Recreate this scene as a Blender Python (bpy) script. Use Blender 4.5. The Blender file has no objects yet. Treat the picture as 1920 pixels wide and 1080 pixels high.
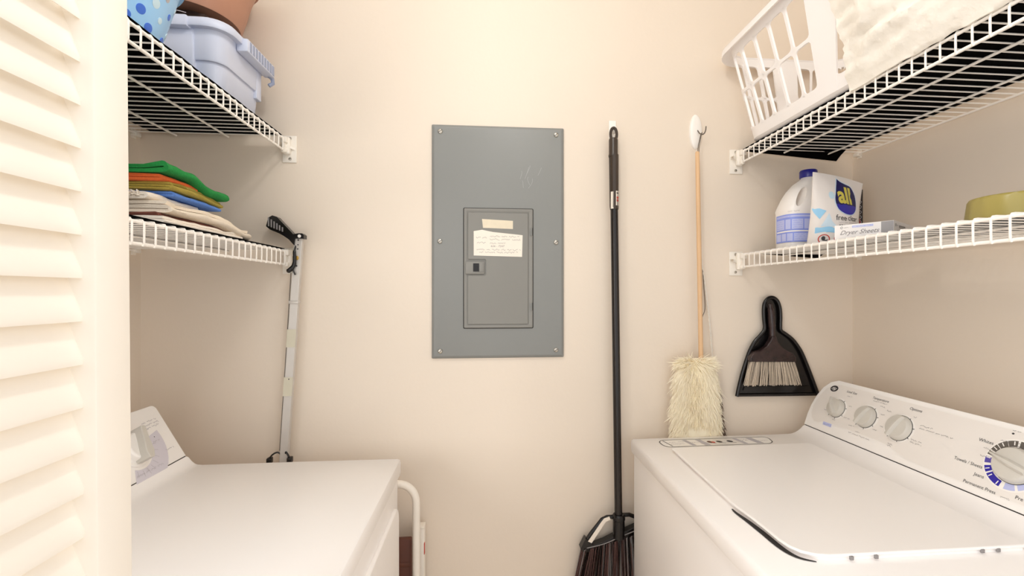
import bpy, bmesh, math, random
from mathutils import Vector, Matrix, noise
R = math.radians
SC = bpy.context.scene
COL = SC.collection

# ------------------------------------------------------------------ camera, world, lights, exposure
cd = bpy.data.cameras.new('camera')
cam = bpy.data.objects.new('camera', cd); COL.objects.link(cam)
cam.location = (0, 0, 1.32)
cam.rotation_euler = (R(90), 0, -math.atan(.0897))
cd.sensor_width = 36; cd.lens = 870 / 1920 * 36
cd.shift_x = -30 / 1920; cd.shift_y = 8 / 1920
cd.clip_start = .02
SC.camera = cam

w = bpy.data.worlds.new('world'); SC.world = w; w.use_nodes = True
bg = w.node_tree.nodes['Background']
bg.inputs[0].default_value = (1.0, .99, .98, 1); bg.inputs[1].default_value = .95

def lamp(name, kind, loc, energy, col, size, rot=(0, 0, 0), size_y=None):
    l = bpy.data.lights.new(name, kind); l.energy = energy; l.color = col
    if kind == 'AREA':
        l.size = size
        if size_y: l.shape = 'RECTANGLE'; l.size_y = size_y
    else: l.shadow_soft_size = size
    o = bpy.data.objects.new(name, l); o.location = loc; o.rotation_euler = rot; COL.objects.link(o)
lamp('closet_lamp', 'POINT', (.03, .50, 2.34), 5.9, (1, .99, .97), .055)
lamp('fill_light_west', 'AREA', (-1.55, -.85, 1.42), 26, (1, .99, .98), 1.1, (R(80), 0, R(-55)))  # added soft fill, no real fixture; lifts the right wall and under-shelf areas
lamp('fill_light_east', 'AREA', (2.2, -.45, 1.9), 8.5, (1, .99, .98), 1.1, (R(80), 0, R(66)))  # second added fill from the right, no real fixture; brightens door and left side
SC.cycles.max_bounces = 20; SC.cycles.diffuse_bounces = 14

SC.view_settings.view_transform = 'Standard'; SC.view_settings.look = 'None'
SC.view_settings.gamma = 1; SC.view_settings.use_curve_mapping = False
SC.view_settings.exposure = .36

# ------------------------------------------------------------------ materials
def lin(c):
    c /= 255
    return c / 12.92 if c <= .04045 else ((c + .055) / 1.055) ** 2.4
def mat(name, rgb, rough=.5, metal=0, var=None, bump=None, spec=.5, trans=0, alpha=1, sss=0):
    m = bpy.data.materials.new(name); m.use_nodes = True
    nt = m.node_tree; b = nt.nodes['Principled BSDF']
    c = tuple(lin(v) for v in rgb) + (1,)
    b.inputs['Base Color'].default_value = c
    b.inputs['Roughness'].default_value = rough; b.inputs['Metallic'].default_value = metal
    b.inputs['Specular IOR Level'].default_value = spec
    if trans: b.inputs['Transmission Weight'].default_value = trans
    tc = nt.nodes.new('ShaderNodeTexCoord')
    if var:
        n = nt.nodes.new('ShaderNodeTexNoise'); n.inputs['Scale'].default_value = var[0]; n.inputs['Detail'].default_value = 4
        mx = nt.nodes.new('ShaderNodeMix'); mx.data_type = 'RGBA'
        mx.inputs[6].default_value = tuple(v * (1 - var[1]) for v in c[:3]) + (1,)
        mx.inputs[7].default_value = tuple(min(1, v * (1 + var[1])) for v in c[:3]) + (1,)
        nt.links.new(tc.outputs['Object'], n.inputs['Vector']); nt.links.new(n.outputs['Fac'], mx.inputs[0])
        nt.links.new(mx.outputs[2], b.inputs['Base Color'])
    if bump:
        n = nt.nodes.new('ShaderNodeTexNoise'); n.inputs['Scale'].default_value = bump[0]; n.inputs['Detail'].default_value = 3
        bp = nt.nodes.new('ShaderNodeBump'); bp.inputs['Strength'].default_value = bump[1]; bp.inputs['Distance'].default_value = .002
        nt.links.new(tc.outputs['Object'], n.inputs['Vector']); nt.links.new(n.outputs['Fac'], bp.inputs['Height'])
        nt.links.new(bp.outputs['Normal'], b.inputs['Normal'])
    return m

M = {}
def D(k, *a, **kw): M[k] = mat(k, *a, **kw)
D('wall_paint', (231, 219, 204), .6, var=(2.2, .02), bump=(90, .12))
D('ceiling_paint', (242, 238, 230), .7, bump=(120, .2))
D('floor_vinyl', (196, 178, 156), .45, var=(6, .08))
D('door_paint', (247, 241, 231), .45, var=(14, .02))
D('shelf_coating', (250, 246, 240), .35, var=(20, .015))
D('bracket_plastic', (240, 235, 226), .4, var=(30, .02))
D('enamel', (250, 247, 245), .28, var=(3, .008))
D('console_white', (249, 246, 243), .35, var=(8, .01))
D('console_grey', (238, 233, 228), .4, var=(8, .01))
D('knob_grey', (206, 202, 194), .35, var=(20, .02))
D('ring_white', (247, 244, 240), .4, var=(20, .01))
D('ink_dark', (52, 50, 52), .5, var=(60, .05))
D('ink_grey', (140, 136, 136), .5, var=(60, .05))
D('ink_pale', (186, 182, 188), .5, var=(60, .04))
D('seam_dark', (38, 35, 34), .6, var=(60, .05))
D('dial_grey', (98, 92, 86), .5, var=(60, .05))
D('dial_blue', (44, 32, 160), .5, var=(60, .05))
D('dial_violet', (88, 76, 168), .5, var=(60, .05))
D('dial_pale', (186, 192, 232), .5, var=(60, .03))
D('panel_grey', (134, 136, 134), .42, var=(5, .03), bump=(160, .05))
D('panel_door_grey', (132, 131, 126), .42, var=(6, .03), bump=(160, .05))
D('screw_steel', (196, 190, 180), .3, metal=.8, var=(80, .1))
D('paper', (238, 230, 218), .8, var=(40, .03))
D('tape', (224, 213, 190), .6, var=(60, .06))
D('black_plastic', (17, 14, 15), .22, var=(40, .2))
D('dusty_black', (46, 31, 31), .22, var=(48, .95), bump=(60, .5))
D('black_liner', (4, 4, 5), .9, var=(30, .2), spec=.04)
D('pole_black', (28, 22, 20), .22, var=(12, .15))
D('grip_brown', (58, 46, 36), .35, var=(40, .1))
D('bristle_dark', (88, 62, 58), .5, var=(180, .55))
D('bristle_rust', (128, 84, 62), .6, var=(180, .3))
D('bristle_pale', (196, 182, 164), .6, var=(200, .25))
D('red_ink', (196, 60, 44), .5, var=(60, .05))
D('wood', (222, 184, 142), .5, var=(18, .07))
D('wool', (250, 240, 219), .9, var=(55, .10))
D('feather', (92, 60, 44), .8, var=(120, .4))
D('cord_white', (228, 222, 212), .8, var=(200, .06))
D('wire_steel', (120, 112, 104), .35, metal=.8, var=(60, .1))
D('hook_white', (246, 243, 238), .3, var=(30, .01))
D('aluminium', (205, 201, 196), .4, metal=.25, var=(30, .06))
D('brass', (176, 140, 62), .4, metal=.5, var=(40, .1))
D('yellow_tape', (208, 203, 184), .6, var=(50, .05))
D('tube_white', (240, 234, 224), .3, var=(20, .02))
D('tread_brown', (92, 48, 32), .5, var=(30, .15))
D('tote_blue', (204, 211, 230), .35, var=(6, .02))
D('tote_latch', (150, 160, 186), .35, var=(10, .03))
D('basket_blue', (148, 198, 240), .3, var=(8, .08), spec=.5)
D('dot_blue', (62, 112, 214), .35, var=(30, .1))
D('dot_pale', (196, 222, 236), .35, var=(30, .05))
D('terracotta', (178, 130, 106), .45, var=(12, .06), bump=(60, .1))
D('bag_black', (14, 12, 14), .3, var=(20, .3), bump=(25, .6))
D('towel_green', (28, 136, 62), .95, var=(160, .22), bump=(420, .6))
D('towel_orange', (226, 106, 50), .95, var=(160, .12), bump=(420, .5))
D('towel_olive', (168, 150, 66), .95, var=(160, .14), bump=(420, .5))
D('towel_blue', (92, 136, 214), .95, var=(160, .14), bump=(420, .5))
D('towel_cream', (236, 224, 206), .95, var=(90, .06), bump=(420, .5))
D('towel_ivory', (242, 233, 220), .95, var=(90, .05), bump=(420, .5))
D('towel_maroon', (112, 66, 54), .95, var=(70, .4), bump=(420, .5))
D('basket_white', (246, 244, 244), .35, var=(10, .01))
D('bag_white', (244, 240, 231), .32, var=(14, .01), bump=(70, 1.0))
D('jug_white', (246, 243, 240), .3, var=(14, .01))
D('cap_navy', (34, 34, 132), .3, var=(30, .08))
D('label_blue', (140, 158, 236), .45, var=(30, .04))
D('label_pale', (192, 200, 244), .45, var=(30, .03))
D('pouch_film', (232, 226, 222), .3, var=(14, .03), bump=(30, .15))
D('navy_ink', (24, 22, 84), .35, var=(40, .1))
D('drop_blue', (44, 40, 156), .35, var=(40, .1))
D('yellow_ink', (206, 194, 84), .4, var=(40, .04))
D('sky_ink', (150, 204, 238), .4, var=(40, .04))
D('pale_sky_ink', (206, 226, 240), .4, var=(40, .03))
D('box_white', (246, 243, 242), .5, var=(30, .01))
D('foil_grey', (158, 156, 158), .4, var=(60, .12))
D('packet_red', (150, 30, 44), .4, var=(30, .1))
D('packet_black', (22, 18, 28), .4, var=(30, .1))
D('olive_plastic', (168, 154, 84), .3, var=(10, .06))
D('lilac', (216, 212, 222), .45, var=(30, .02))

# ------------------------------------------------------------------ mesh helpers
class MB:
    def __init__(s): s.v = []; s.f = []; s.m = []
    def add(s, vs, fs, mi=0):
        b = len(s.v); s.v += [tuple(v) for v in vs]
        for f in fs: s.f.append(tuple(i + b for i in f)); s.m.append(mi)
        return s
    def bm(s, bm, mi=0, mtx=None):
        bm.verts.index_update()
        vs = [(mtx @ v.co if mtx else v.co.copy()) for v in bm.verts]
        s.add(vs, [[v.index for v in f.verts] for f in bm.faces], mi); bm.free(); return s
    def rbox(s, lo, hi, r=0, seg=2, mi=0, mtx=None):
        b = bmesh.new(); bmesh.ops.create_cube(b, size=1)
        c = [(a + d) / 2 for a, d in zip(lo, hi)]; z = [abs(d - a) for a, d in zip(lo, hi)]
        for v in b.verts: v.co = Vector([c[i] + v.co[i] * z[i] for i in range(3)])
        if r: bmesh.ops.bevel(b, geom=list(b.edges), offset=min(r, min(z) * .49), segments=seg, profile=.5, affect='EDGES')
        return s.bm(b, mi, mtx)
    def tube(s, pts, r, n=8, closed=False, mi=0, caps=True):
        P = [Vector(p) for p in pts]; k = len(P)
        rs = r if isinstance(r, (list, tuple)) else [r] * k
        T = []
        for i in range(k):
            if closed: t = P[(i + 1) % k] - P[i - 1]
            else: t = P[min(i + 1, k - 1)] - P[max(i - 1, 0)]
            T.append(t.normalized() if t.length > 1e-9 else Vector((0, 0, 1)))
        a = Vector((0, 0, 1)) if abs(T[0].z) < .9 else Vector((1, 0, 0))
        U = (a - T[0] * a.dot(T[0])).normalized(); vs = []
        for i in range(k):
            U = (U - T[i] * U.dot(T[i]))
            U = U.normalized() if U.length > 1e-6 else T[i].orthogonal().normalized()
            W = T[i].cross(U)
            for j in range(n):
                q = 2 * math.pi * j / n
                vs.append(P[i] + (U * math.cos(q) + W * math.sin(q)) * rs[i])
        fs = []
        for i in range(k if closed else k - 1):
            for j in range(n):
                a0 = i * n + j; a1 = i * n + (j + 1) % n; b0 = ((i + 1) % k) * n + j; b1 = ((i + 1) % k) * n + (j + 1) % n
                fs.append((a0, a1, b1, b0))
        if caps and not closed:
            fs.append(tuple(range(n - 1, -1, -1))); fs.append(tuple(range((k - 1) * n, k * n)))
        return s.add(vs, fs, mi)
    def loft(s, rings, mi=0, cap0=True, cap1=True):
        n = len(rings[0]); vs = [p for r in rings for p in r]; fs = []
        for i in range(len(rings) - 1):
            for j in range(n):
                fs.append((i * n + j, i * n + (j + 1) % n, (i + 1) * n + (j + 1) % n, (i + 1) * n + j))
        if cap0: fs.append(tuple(range(n - 1, -1, -1)))
        if cap1: fs.append(tuple(range((len(rings) - 1) * n, len(rings) * n)))
        return s.add(vs, fs, mi)
    def lathe(s, prof, c, n=32, mi=0, fn=None, cap0=True, cap1=True):
        # prof: (radius, height) about +Z at c, or through fn(u, v, h)
        rings = []
        for r, h in prof:
            ring = []
            for j in range(n):
                q = 2 * math.pi * j / n; u, v = r * math.cos(q), r * math.sin(q)
                ring.append(fn(u, v, h) if fn else (c[0] + u, c[1] + v, c[2] + h))
            rings.append(ring)
        return s.loft(rings, mi, cap0, cap1)
    def prism(s, poly, fn, h0, h1, mi=0):
        n = len(poly)
        vs = [fn(u, v, h0) for u, v in poly] + [fn(u, v, h1) for u, v in poly]
        fs = [tuple(range(n - 1, -1, -1)), tuple(range(n, 2 * n))] + [(i, (i + 1) % n, n + (i + 1) % n, n + i) for i in range(n)]
        return s.add(vs, fs, mi)
    def decal(s, poly, fn, h=.0005, mi=0):
        return s.add([fn(u, v, h) for u, v in poly], [tuple(range(len(poly)))], mi)
    def strip(s, pts, wd, fn, h=.0005, mi=0):      # a drawn line on a surface
        P = [Vector(p) for p in pts]; vs = []
        for i, p in enumerate(P):
            t = (P[min(i + 1, len(P) - 1)] - P[max(i - 1, 0)])
            t = t.normalized() if t.length > 0 else Vector((1, 0)); nn = Vector((-t.y, t.x)) * wd / 2
            vs += [fn(p.x + nn.x, p.y + nn.y, h), fn(p.x - nn.x, p.y - nn.y, h)]
        return s.add(vs, [(2 * i + 1, 2 * i + 3, 2 * i + 2, 2 * i) for i in range(len(P) - 1)], mi)
    def text(s, txt, u, v, size, fn, h=.0006, mi=0, shear=0, align='LEFT', sx=1, rot=0, off=0):
        vs, fs = glyphs(txt, size, shear, align, off)
        c, q = math.cos(rot), math.sin(rot)
        return s.add([fn(u + c * a * sx - q * b, v + q * a * sx + c * b, h) for a, b in vs], fs, mi)
    def scrawl(s, u0, u1, v, hgt, fn, wd=.0007, mi=0, seed=0, h=.0006):
        rd = random.Random(seed); u = u0
        while u < u1:
            L = min(rd.uniform(2.5, 7) * hgt, u1 - u); pts = []; x = u
            while x < u + L:
                pts.append((x, v + rd.choice([-.1, .5, .9, .45, 0, .7]) * hgt * rd.uniform(.6, 1.2))); x += hgt * rd.uniform(.22, .5)
            if len(pts) > 1: s.strip(pts, wd, fn, h, mi)
            u += L + hgt * rd.uniform(.6, 1.2)
        return s
_gl = {}
def glyphs(txt, size, shear, align, off=0):
    k = (txt, size, shear, align, off)
    if k in _gl: return _gl[k]
    c = bpy.data.curves.new('t', 'FONT'); c.body = txt; c.size = size; c.shear = shear; c.align_x = align; c.resolution_u = 3; c.offset = off
    o = bpy.data.objects.new('t', c); COL.objects.link(o)
    dg = bpy.context.evaluated_depsgraph_get(); me = bpy.data.meshes.new_from_object(o.evaluated_get(dg))
    _gl[k] = ([(v.co.x, v.co.y) for v in me.vertices], [tuple(p.vertices) for p in me.polygons])
    bpy.data.objects.remove(o); bpy.data.curves.remove(c); bpy.data.meshes.remove(me)
    return _gl[k]

BASE = {}
def thing(name, label, cat, loc, group=None):
    o = bpy.data.objects.new(name, None); COL.objects.link(o); o.location = loc; o.empty_display_size = .05
    BASE[o] = Vector(loc); tag(o, label, cat, group); return o
def tag(o, label, cat, group=None, kind=None):
    if label: o['label'] = label
    if cat: o['category'] = cat
    if group: o['group'] = group
    if kind: o['kind'] = kind
    return o
def obj(name, mb, mats, parent=None, ang=35, bevel=0, label=None, base=None):
    if not isinstance(mats, (list, tuple)): mats = [mats]
    off = BASE[parent] if parent else Vector(base if base else (0, 0, 0))
    me = bpy.data.meshes.new(name)
    me.from_pydata([tuple(Vector(v) - off) for v in mb.v], [], mb.f)
    for m in mats: me.materials.append(M[m])
    me.polygons.foreach_set('material_index', mb.m)
    me.polygons.foreach_set('use_smooth', [True] * len(mb.f)); me.update()
    me.set_sharp_from_angle(angle=R(ang))
    o = bpy.data.objects.new(name, me); COL.objects.link(o)
    if parent: o.parent = parent
    else: o.location = off
    BASE[o] = off
    if bevel:
        b = o.modifiers.new('bevel', 'BEVEL'); b.width = bevel; b.segments = 3; b.limit_method = 'ANGLE'; b.angle_limit = R(40)
        b.harden_normals = False
    if label: o['label'] = label
    return o
def struct(name, mb, m, **k):
    o = obj(name, mb, m, **k); o['kind'] = 'structure'; return o
def plane(o, ux, uy, n):
    o, ux, uy, n = Vector(o), Vector(ux), Vector(uy), Vector(n)
    return lambda u, v, h=0: o + ux * u + uy * v + n * h
def onwall(y): return lambda u, v, h=0: Vector((u, y - h, v))       # facing the room from the back wall
def ztop(z): return lambda u, v, h=0: Vector((u, v, z + h))
def rrect(x0, x1, y0, y1, r, n=6):
    out = []
    for cx, cy, a in ((x1 - r, y0 + r, -90), (x1 - r, y1 - r, 0), (x0 + r, y1 - r, 90), (x0 + r, y0 + r, 180)):
        for i in range(n + 1):
            q = R(a + 90 * i / n); out.append((cx + r * math.cos(q), cy + r * math.sin(q)))
    return out
def ell(cx, cy, a, b, n=28, rot=0):
    out = []
    for i in range(n):
        q = 2 * math.pi * i / n; u, v = a * math.cos(q), b * math.sin(q)
        out.append((cx + u * math.cos(rot) - v * math.sin(rot), cy + u * math.sin(rot) + v * math.cos(rot)))
    return out
def arcband(cx, cy, r0, r1, a0, a1, n=6):
    A = [R(a0 + (a1 - a0) * i / n) for i in range(n + 1)]
    return [(cx + r1 * math.cos(a), cy + r1 * math.sin(a)) for a in A] + [(cx + r0 * math.cos(a), cy + r0 * math.sin(a)) for a in reversed(A)]
def smooth(pts, n=6):
    P = [Vector(p) for p in pts]; out = []
    for i in range(len(P) - 1):
        a, b, c, d = P[max(i - 1, 0)], P[i], P[i + 1], P[min(i + 2, len(P) - 1)]
        for k in range(n):
            t = k / n
            out.append(.5 * ((2 * b) + (c - a) * t + (2 * a - 5 * b + 4 * c - d) * t * t + (3 * b - a - 3 * c + d) * t ** 3))
    return out + [P[-1]]
def nz(x, y, z=0): return noise.noise(Vector((x, y, z)))

# ------------------------------------------------------------------ setting
XL, XR, YB, ZC = -.915, 1.112, 1.32, 2.44
Y0 = .12
struct('wall_back', MB().rbox((XL - .1, YB, 0), (XR + .1, YB + .1, ZC)), 'wall_paint')
struct('wall_left', MB().rbox((XL - .1, Y0, 0), (XL, YB, ZC)), 'wall_paint')
struct('wall_right', MB().rbox((XR, Y0, 0), (XR + .1, YB, ZC)), 'wall_paint')
struct('ceiling', MB().rbox((XL - .1, Y0, ZC), (XR + .1, YB + .1, ZC + .08)), 'ceiling_paint')
struct('floor', MB().rbox((XL - 1, -1.6, -.08), (XR + 1, YB + .1, 0)), 'floor_vinyl')

# louvered bifold leaf, standing folded open at the left of the doorway
dp = (-.345, .46, 1.32)
door = bpy.data.objects.new('door_1', None); COL.objects.link(door); door.location = dp; BASE[door] = Vector(dp)
door['kind'] = 'structure'; door.rotation_euler = (0, R(-.45), 0)
XF, TH = -.345, .030
obj('stile', MB().rbox((XF - TH, .444, .03), (XF, .4845, 2.05), .002), 'door_paint', door)
obj('stile', MB().rbox((XF - TH, .09, .03), (XF, .13, 2.05), .002), 'door_paint', door)
for z0, z1 in ((.03, .17), (1.98, 2.05)):
    obj('rail', MB().rbox((XF - TH, .13, z0), (XF, .444, z1), .001), 'door_paint', door)
sl = MB(); pitch = .0382
for i in range(-29, 18):
    zz = 1.32 + .0145 + i * pitch
    if zz < .19 or zz > 1.94: continue
    # section in (x, z): outer lower edge near the face, inner upper edge recessed
    sec = [(-.3562, zz - .002), (-.3556, zz + .003), (-.372, zz + .047), (-.3745, zz + .048), (-.3765, zz + .043), (-.3615, zz + .001)]
    sl.prism([(a, b) for a, b in sec], lambda u, v, h: Vector((u, h, v)), .13, .444)
obj('louvre_slats', sl, 'door_paint', door, ang=50)

# ------------------------------------------------------------------ wire shelves
def wire_shelf(side, zt, zb, xf, xw, rods, brk, label):
    sgn = 1 if side == 'left' else -1          # +1: wall lies at smaller x
    ya, yb = .16, 1.298
    root = thing('wire_shelf', label, 'shelf', ((xf + xw) / 2, (ya + yb) / 2, zt), 'white wire shelves')
    dk = MB(); n = int((yb - .012 - ya) / .0254)
    for i in range(n + 1):
        y = yb - .014 - i * .0254
        dk.tube([(xw - sgn * -.004, y, zt + .0042), (xf - sgn * .004, y, zt + .0042), (xf + sgn * .0015, y, zt + .0034),
                 (xf + sgn * .0045, y, zt - .001), (xf + sgn * .0042, y, zb + .001), (xf + sgn * .002, y, zb - .003)], .0017, 6)
    obj('deck_wires', dk, 'shelf_coating', root, ang=60)
    for z in (zt, zb):
        obj('front_rod', MB().tube([(xf, ya, z), (xf, yb, z)], .0029, 10), 'shelf_coating', root, ang=60)
    for x in rods:
        obj('support_rod', MB().tube([(x, ya, zt - .0002), (x, yb - .004, zt - .0002)], .0027, 10), 'shelf_coating', root, ang=60)
    xb = xw + sgn * .010
    obj('back_rod', MB().tube([(xb, ya, zt - .0002), (xb, yb, zt - .0002)], .0027, 10), 'shelf_coating', root, ang=60)
    x0, x1, z0, z1 = brk
    b = MB().rbox((x0, YB - .004, z0), (x1, YB - .0001, z1), .0018)
    xc = xf; inner = -sgn
    # socket body that grips both front rods
    b.rbox((xc - .008, YB - .028, zt - .011), (xc + .010, YB - .003, zt + .006), .003)
    b.rbox((xc - .007, YB - .026, zb - .007), (xc + .008, YB - .003, zb + .007), .005)
    b.rbox((xc - .004, YB - .024, zb), (xc + .004, YB - .003, zt), .001)
    b.rbox((min(xc - sgn * .006, xc + sgn * .013), YB - .017, zb - .009), (max(xc - sgn * .006, xc + sgn * .013), YB - .003, zt + .008), .005, 3)
    lo, hi = ((xc, x1 - .002) if sgn > 0 else (x0 + .002, xc))
    b.add([(lo, YB - .022, zt - .012), (hi, YB - .004, zt - .020), (hi, YB - .004, zt - .026), (lo, YB - .022, zt - .018),
           (lo, YB - .003, zt - .012), (hi, YB - .003, zt - .020), (hi, YB - .003, zt - .026), (lo, YB - .003, zt - .018)],
          [(0, 1, 2, 3), (4, 7, 6, 5), (0, 4, 5, 1), (3, 2, 6, 7)])
    bo = obj('end_bracket', b, 'bracket_plastic', root, ang=40)
    for zz in (z1 - .008, z0 + .010):
        f = onwall(YB - .004); cxs = (x0 + x1) / 2 + sgn * .002
        sc = MB().lathe([(.0042, 0), (.0042, .001), (.003, .0022), (.0008, .0026)], None, 14, fn=lambda u, v, h, c=cxs, z=zz, f=f: f(c + u, z + v, h))
        sc.rbox((cxs - .003, YB - .0068, zz - .0005), (cxs + .003, YB - .0062, zz + .0005), 0, mi=1)
        obj('screw', sc, ['screw_steel', 'seam_dark'], bo)
    for y in (YB - .028, .72):
        c = MB().rbox((min(xb - .006, xw), y - .009, zt - .007), (max(xb + .006, xw), y + .009, zt + .004), .002)
        c.rbox((xw, y - .007, zt - .012) if sgn > 0 else (xw - .004, y - .007, zt - .012), (xw + .004, y + .007, zt + .014) if sgn > 0 else (xw, y + .007, zt + .014), .001)
        obj('wall_clip', c, 'bracket_plastic', root)
    return root
ZU, ZUB, ZL, ZLB = 1.7316, 1.702, 1.429, 1.395
wire_shelf('left', ZU, ZUB, -.542, XL, (-.68, -.81), (-.5525, -.5155, 1.673, 1.7465), 'white wire shelf on the left, high up, carrying the blue lidded tote')
wire_shelf('left', ZL, ZLB, -.537, XL, (-.68, -.81), (-.5525, -.5155, 1.3695, 1.441), 'white wire shelf on the left, holding the pile of folded towels')
wire_shelf('right', ZU, ZUB, .7477, XR, (.874, 1.012), (.718, .7585, 1.671, 1.7435), 'white wire shelf on the right, high up, carrying the white laundry basket')
wire_shelf('right', ZL, ZLB, .749, XR, (.874, 1.012), (.717, .7585, 1.3695, 1.4405), 'white wire shelf on the right, holding the detergent and dryer sheets')

def liner(x0, x1, y0, y1, z, droop, label, cor=0, edge=0):
    nx, ny = 16, 60; top = []; T = .0013
    for j in range(ny + 1):
        for i in range(nx + 1):
            x = x0 + (x1 - x0) * i / nx; y = y0 + (y1 - y0) * j / ny
            k = max(0, (y - 1.272) / .04)
            z2 = z + .0004 * nz(x * 9, y * 9) + .0005 - droop * k ** 1.3 * (i / nx)
            if i == 0: z2 += edge * abs(nz(y * 14, 3.3))
            top.append((x, y, z2))
    N = len(top); vs = top + [(a, b, c - T) for a, b, c in top]; fs = []
    W = nx + 1
    for j in range(ny):
        for i in range(nx):
            a = j * W + i; q = (a, a + 1, a + W + 1, a + W)
            fs.append(q); fs.append(tuple(N + t for t in reversed(q)))
    for i in range(nx):
        fs.append((i + 1, i, N + i, N + i + 1)); a = ny * W + i; fs.append((a, a + 1, N + a + 1, N + a))
    for j in range(ny):
        a = j * W; fs.append((a, a + W, N + a + W, N + a)); a += nx; fs.append((a + W, a, N + a, N + a + W))
    o = obj('shelf_liner', MB().add(vs, fs), 'black_liner', base=((x0 + x1) / 2, (y0 + y1) / 2, z))
    tag(o, label, 'shelf liner', 'black shelf liners'); return o
dz = .0042 + .0017 + .0018
liner(-.543, -.870, .18, 1.292, ZU + dz, .0, 'black shelf liner under the blue lidded tote, high left shelf', edge=.003)
liner(-.538, -.872, .18, 1.296, ZL + dz, .0, 'black shelf liner beneath the folded towels on the left', edge=.002)
liner(.7495, 1.052, .18, 1.312, ZU + dz, .023, 'black shelf liner beneath the white laundry basket, its end drooping by the back wall', edge=.002)
liner(.785, .992, .18, 1.312, ZL + dz, .014, 'black shelf liner beneath the detergent pouch and jug')
SU, SL = ZU + dz + .001, ZL + dz + .001          # standing heights

# ------------------------------------------------------------------ electrical panel
pf = onwall(YB)
ep = thing('electrical_panel', 'grey metal breaker panel screwed flat to the back wall', 'electrical panel', (.034, YB, 1.462))
px0, px1, pz0, pz1 = -.152, .2208, 1.1345, 1.7893
cv = MB()
rings = []
for ins, h in ((0, 0), (0, .004), (.001, .0065), (.007, .0105), (.009, .011)):
    rings.append([pf(u, v, h) for u, v in rrect(px0 + ins, px1 - ins, pz0 + ins, pz1 - ins, .003, 3)])
cv.loft(rings, 0)
rd = random.Random(4)
for i in range(7):
    a = .09 + rd.uniform(0, .06); b = 1.64 + rd.uniform(-.03, .02)
    cv.strip(smooth([(a, b), (a + rd.uniform(-.01, .012), b + .016), (a + rd.uniform(-.006, .014), b + rd.uniform(.02, .035))], 4), .0005, pf, .0112, 1)
obj('cover', cv, ['panel_grey', 'ink_pale'], ep)
for u, v in ((-.128, 1.768), (.1975, 1.768), (-.129, 1.462), (.1975, 1.462), (-.128, 1.156), (.1975, 1.156)):
    s = MB().lathe([(.0068, 0), (.0068, .001), (.0055, .003), (.0025, .0042), (.0004, .0044)], None, 18, fn=lambda a, b, h, u=u, v=v: pf(u + a, v + b, .011 + h))
    s.prism([(u - .0055, v - .0032), (u - .0048, v - .0042), (u + .0055, v + .0032), (u + .0048, v + .0042)], pf, .0135, .0157, 1)
    obj('screw', s, ['screw_steel', 'seam_dark'], ep)
dx0, dx1, dz0, dz1 = -.0625, .1306, 1.2200, 1.5547
pdm = MB()
pdm.prism(rrect(dx0 - .0022, dx1 + .0022, dz0 - .0022, dz1 + .0022, .004, 3), pf, .0105, .0116, 1)
rings = []
for ins, h in ((0, .0112), (0, .0150), (.0015, .0165), (.007, .0165), (.009, .0150)):
    rings.append([pf(u, v, h) for u, v in rrect(dx0 + ins, dx1 - ins, dz0 + ins, dz1 - ins, .003, 3)])
pdm.loft(rings, 0)
nt = [(-.051, 1.231), (.1165, 1.231), (.1165, 1.542), (-.051, 1.542), (-.051, 1.4125), (-.0035, 1.4125), (-.001, 1.409), (-.001, 1.370), (-.0035, 1.3665), (-.051, 1.3665)]
pdm.prism(nt, pf, .0148, .0185, 0)
pd = obj('panel_door', pdm, ['panel_door_grey', 'seam_dark'], ep, bevel=.0012)
lt = MB().rbox((-.058, YB - .0205, 1.3705), (-.0055, YB - .0150, 1.4055), .002)
lt.rbox((-.0365, YB - .0212, 1.3775), (-.0205, YB - .0200, 1.4005), 0, mi=1)
lt.rbox((-.0195, YB - .0222, 1.3765), (-.0085, YB - .0200, 1.4015), .001)
obj('latch', lt, ['panel_door_grey', 'black_plastic'], pd)
for z in (1.4905, 1.2795):
    h = MB().tube([(.1255, YB - .0170, z - .0105), (.1255, YB - .0170, z + .0105)], .0026, 10)
    h.tube([(.1292, YB - .0152, z - .011), (.1292, YB - .0152, z + .011)], .0012, 6, mi=1)
    obj('hinge', h, ['panel_grey', 'seam_dark'], pd)
tp = MB().prism([(-.0122, 1.5245), (.0742, 1.5205), (.0742, 1.4975), (-.0095, 1.4998)], pf, .0184, .0190)
obj('masking_tape', tp, 'tape', pd, label='blank strip of cream masking tape')
nn = MB().prism([(-.0352, 1.4905), (-.012, 1.4945), (.018, 1.4885), (.1015, 1.4805), (.1000, 1.4195), (-.0352, 1.4225)], pf, .0184, .0190)
nf = onwall(YB - .0190)
lines = [(-.029, .001, 1.4715, 21), (.010, .093, 1.4745, 22), (.010, .096, 1.466, 23), (-.026, .001, 1.457, 24), (.010, .054, 1.456, 25),
         (-.027, .096, 1.4375, 27), (-.020, .088, 1.430, 28)]
for u0, u1, v, sd in lines: nn.scrawl(u0, u1, v, .0042, nf, .0008, 1, sd, .0003)
nn.text('626 - 7247', .012, 1.4465, .0075, nf, .0003, 1, .15, sx=1.15)
obj('handwritten_note', nn, ['paper', 'ink_grey'], pd, label='white paper note with lines of handwriting')

# ------------------------------------------------------------------ hooks, broom, dusters, dustpan
hk = thing('wall_hook', 'small narrow white adhesive hook holding the black broom', 'hook', (.364, YB, 1.79), 'white wall hooks')
obj('hook_plate', MB().rbox((.353, YB - .005, 1.757), (.3745, YB - .0002, 1.817), .004, 3), 'hook_white', hk)
obj('hook_arm', MB().tube(smooth([(.364, YB - .004, 1.785), (.364, YB - .013, 1.779), (.364, YB - .022, 1.779), (.364, YB - .026, 1.786), (.364, YB - .0265, 1.793)], 4), [.005] * 16 + [.0042], 10), 'hook_white', hk)

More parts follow.
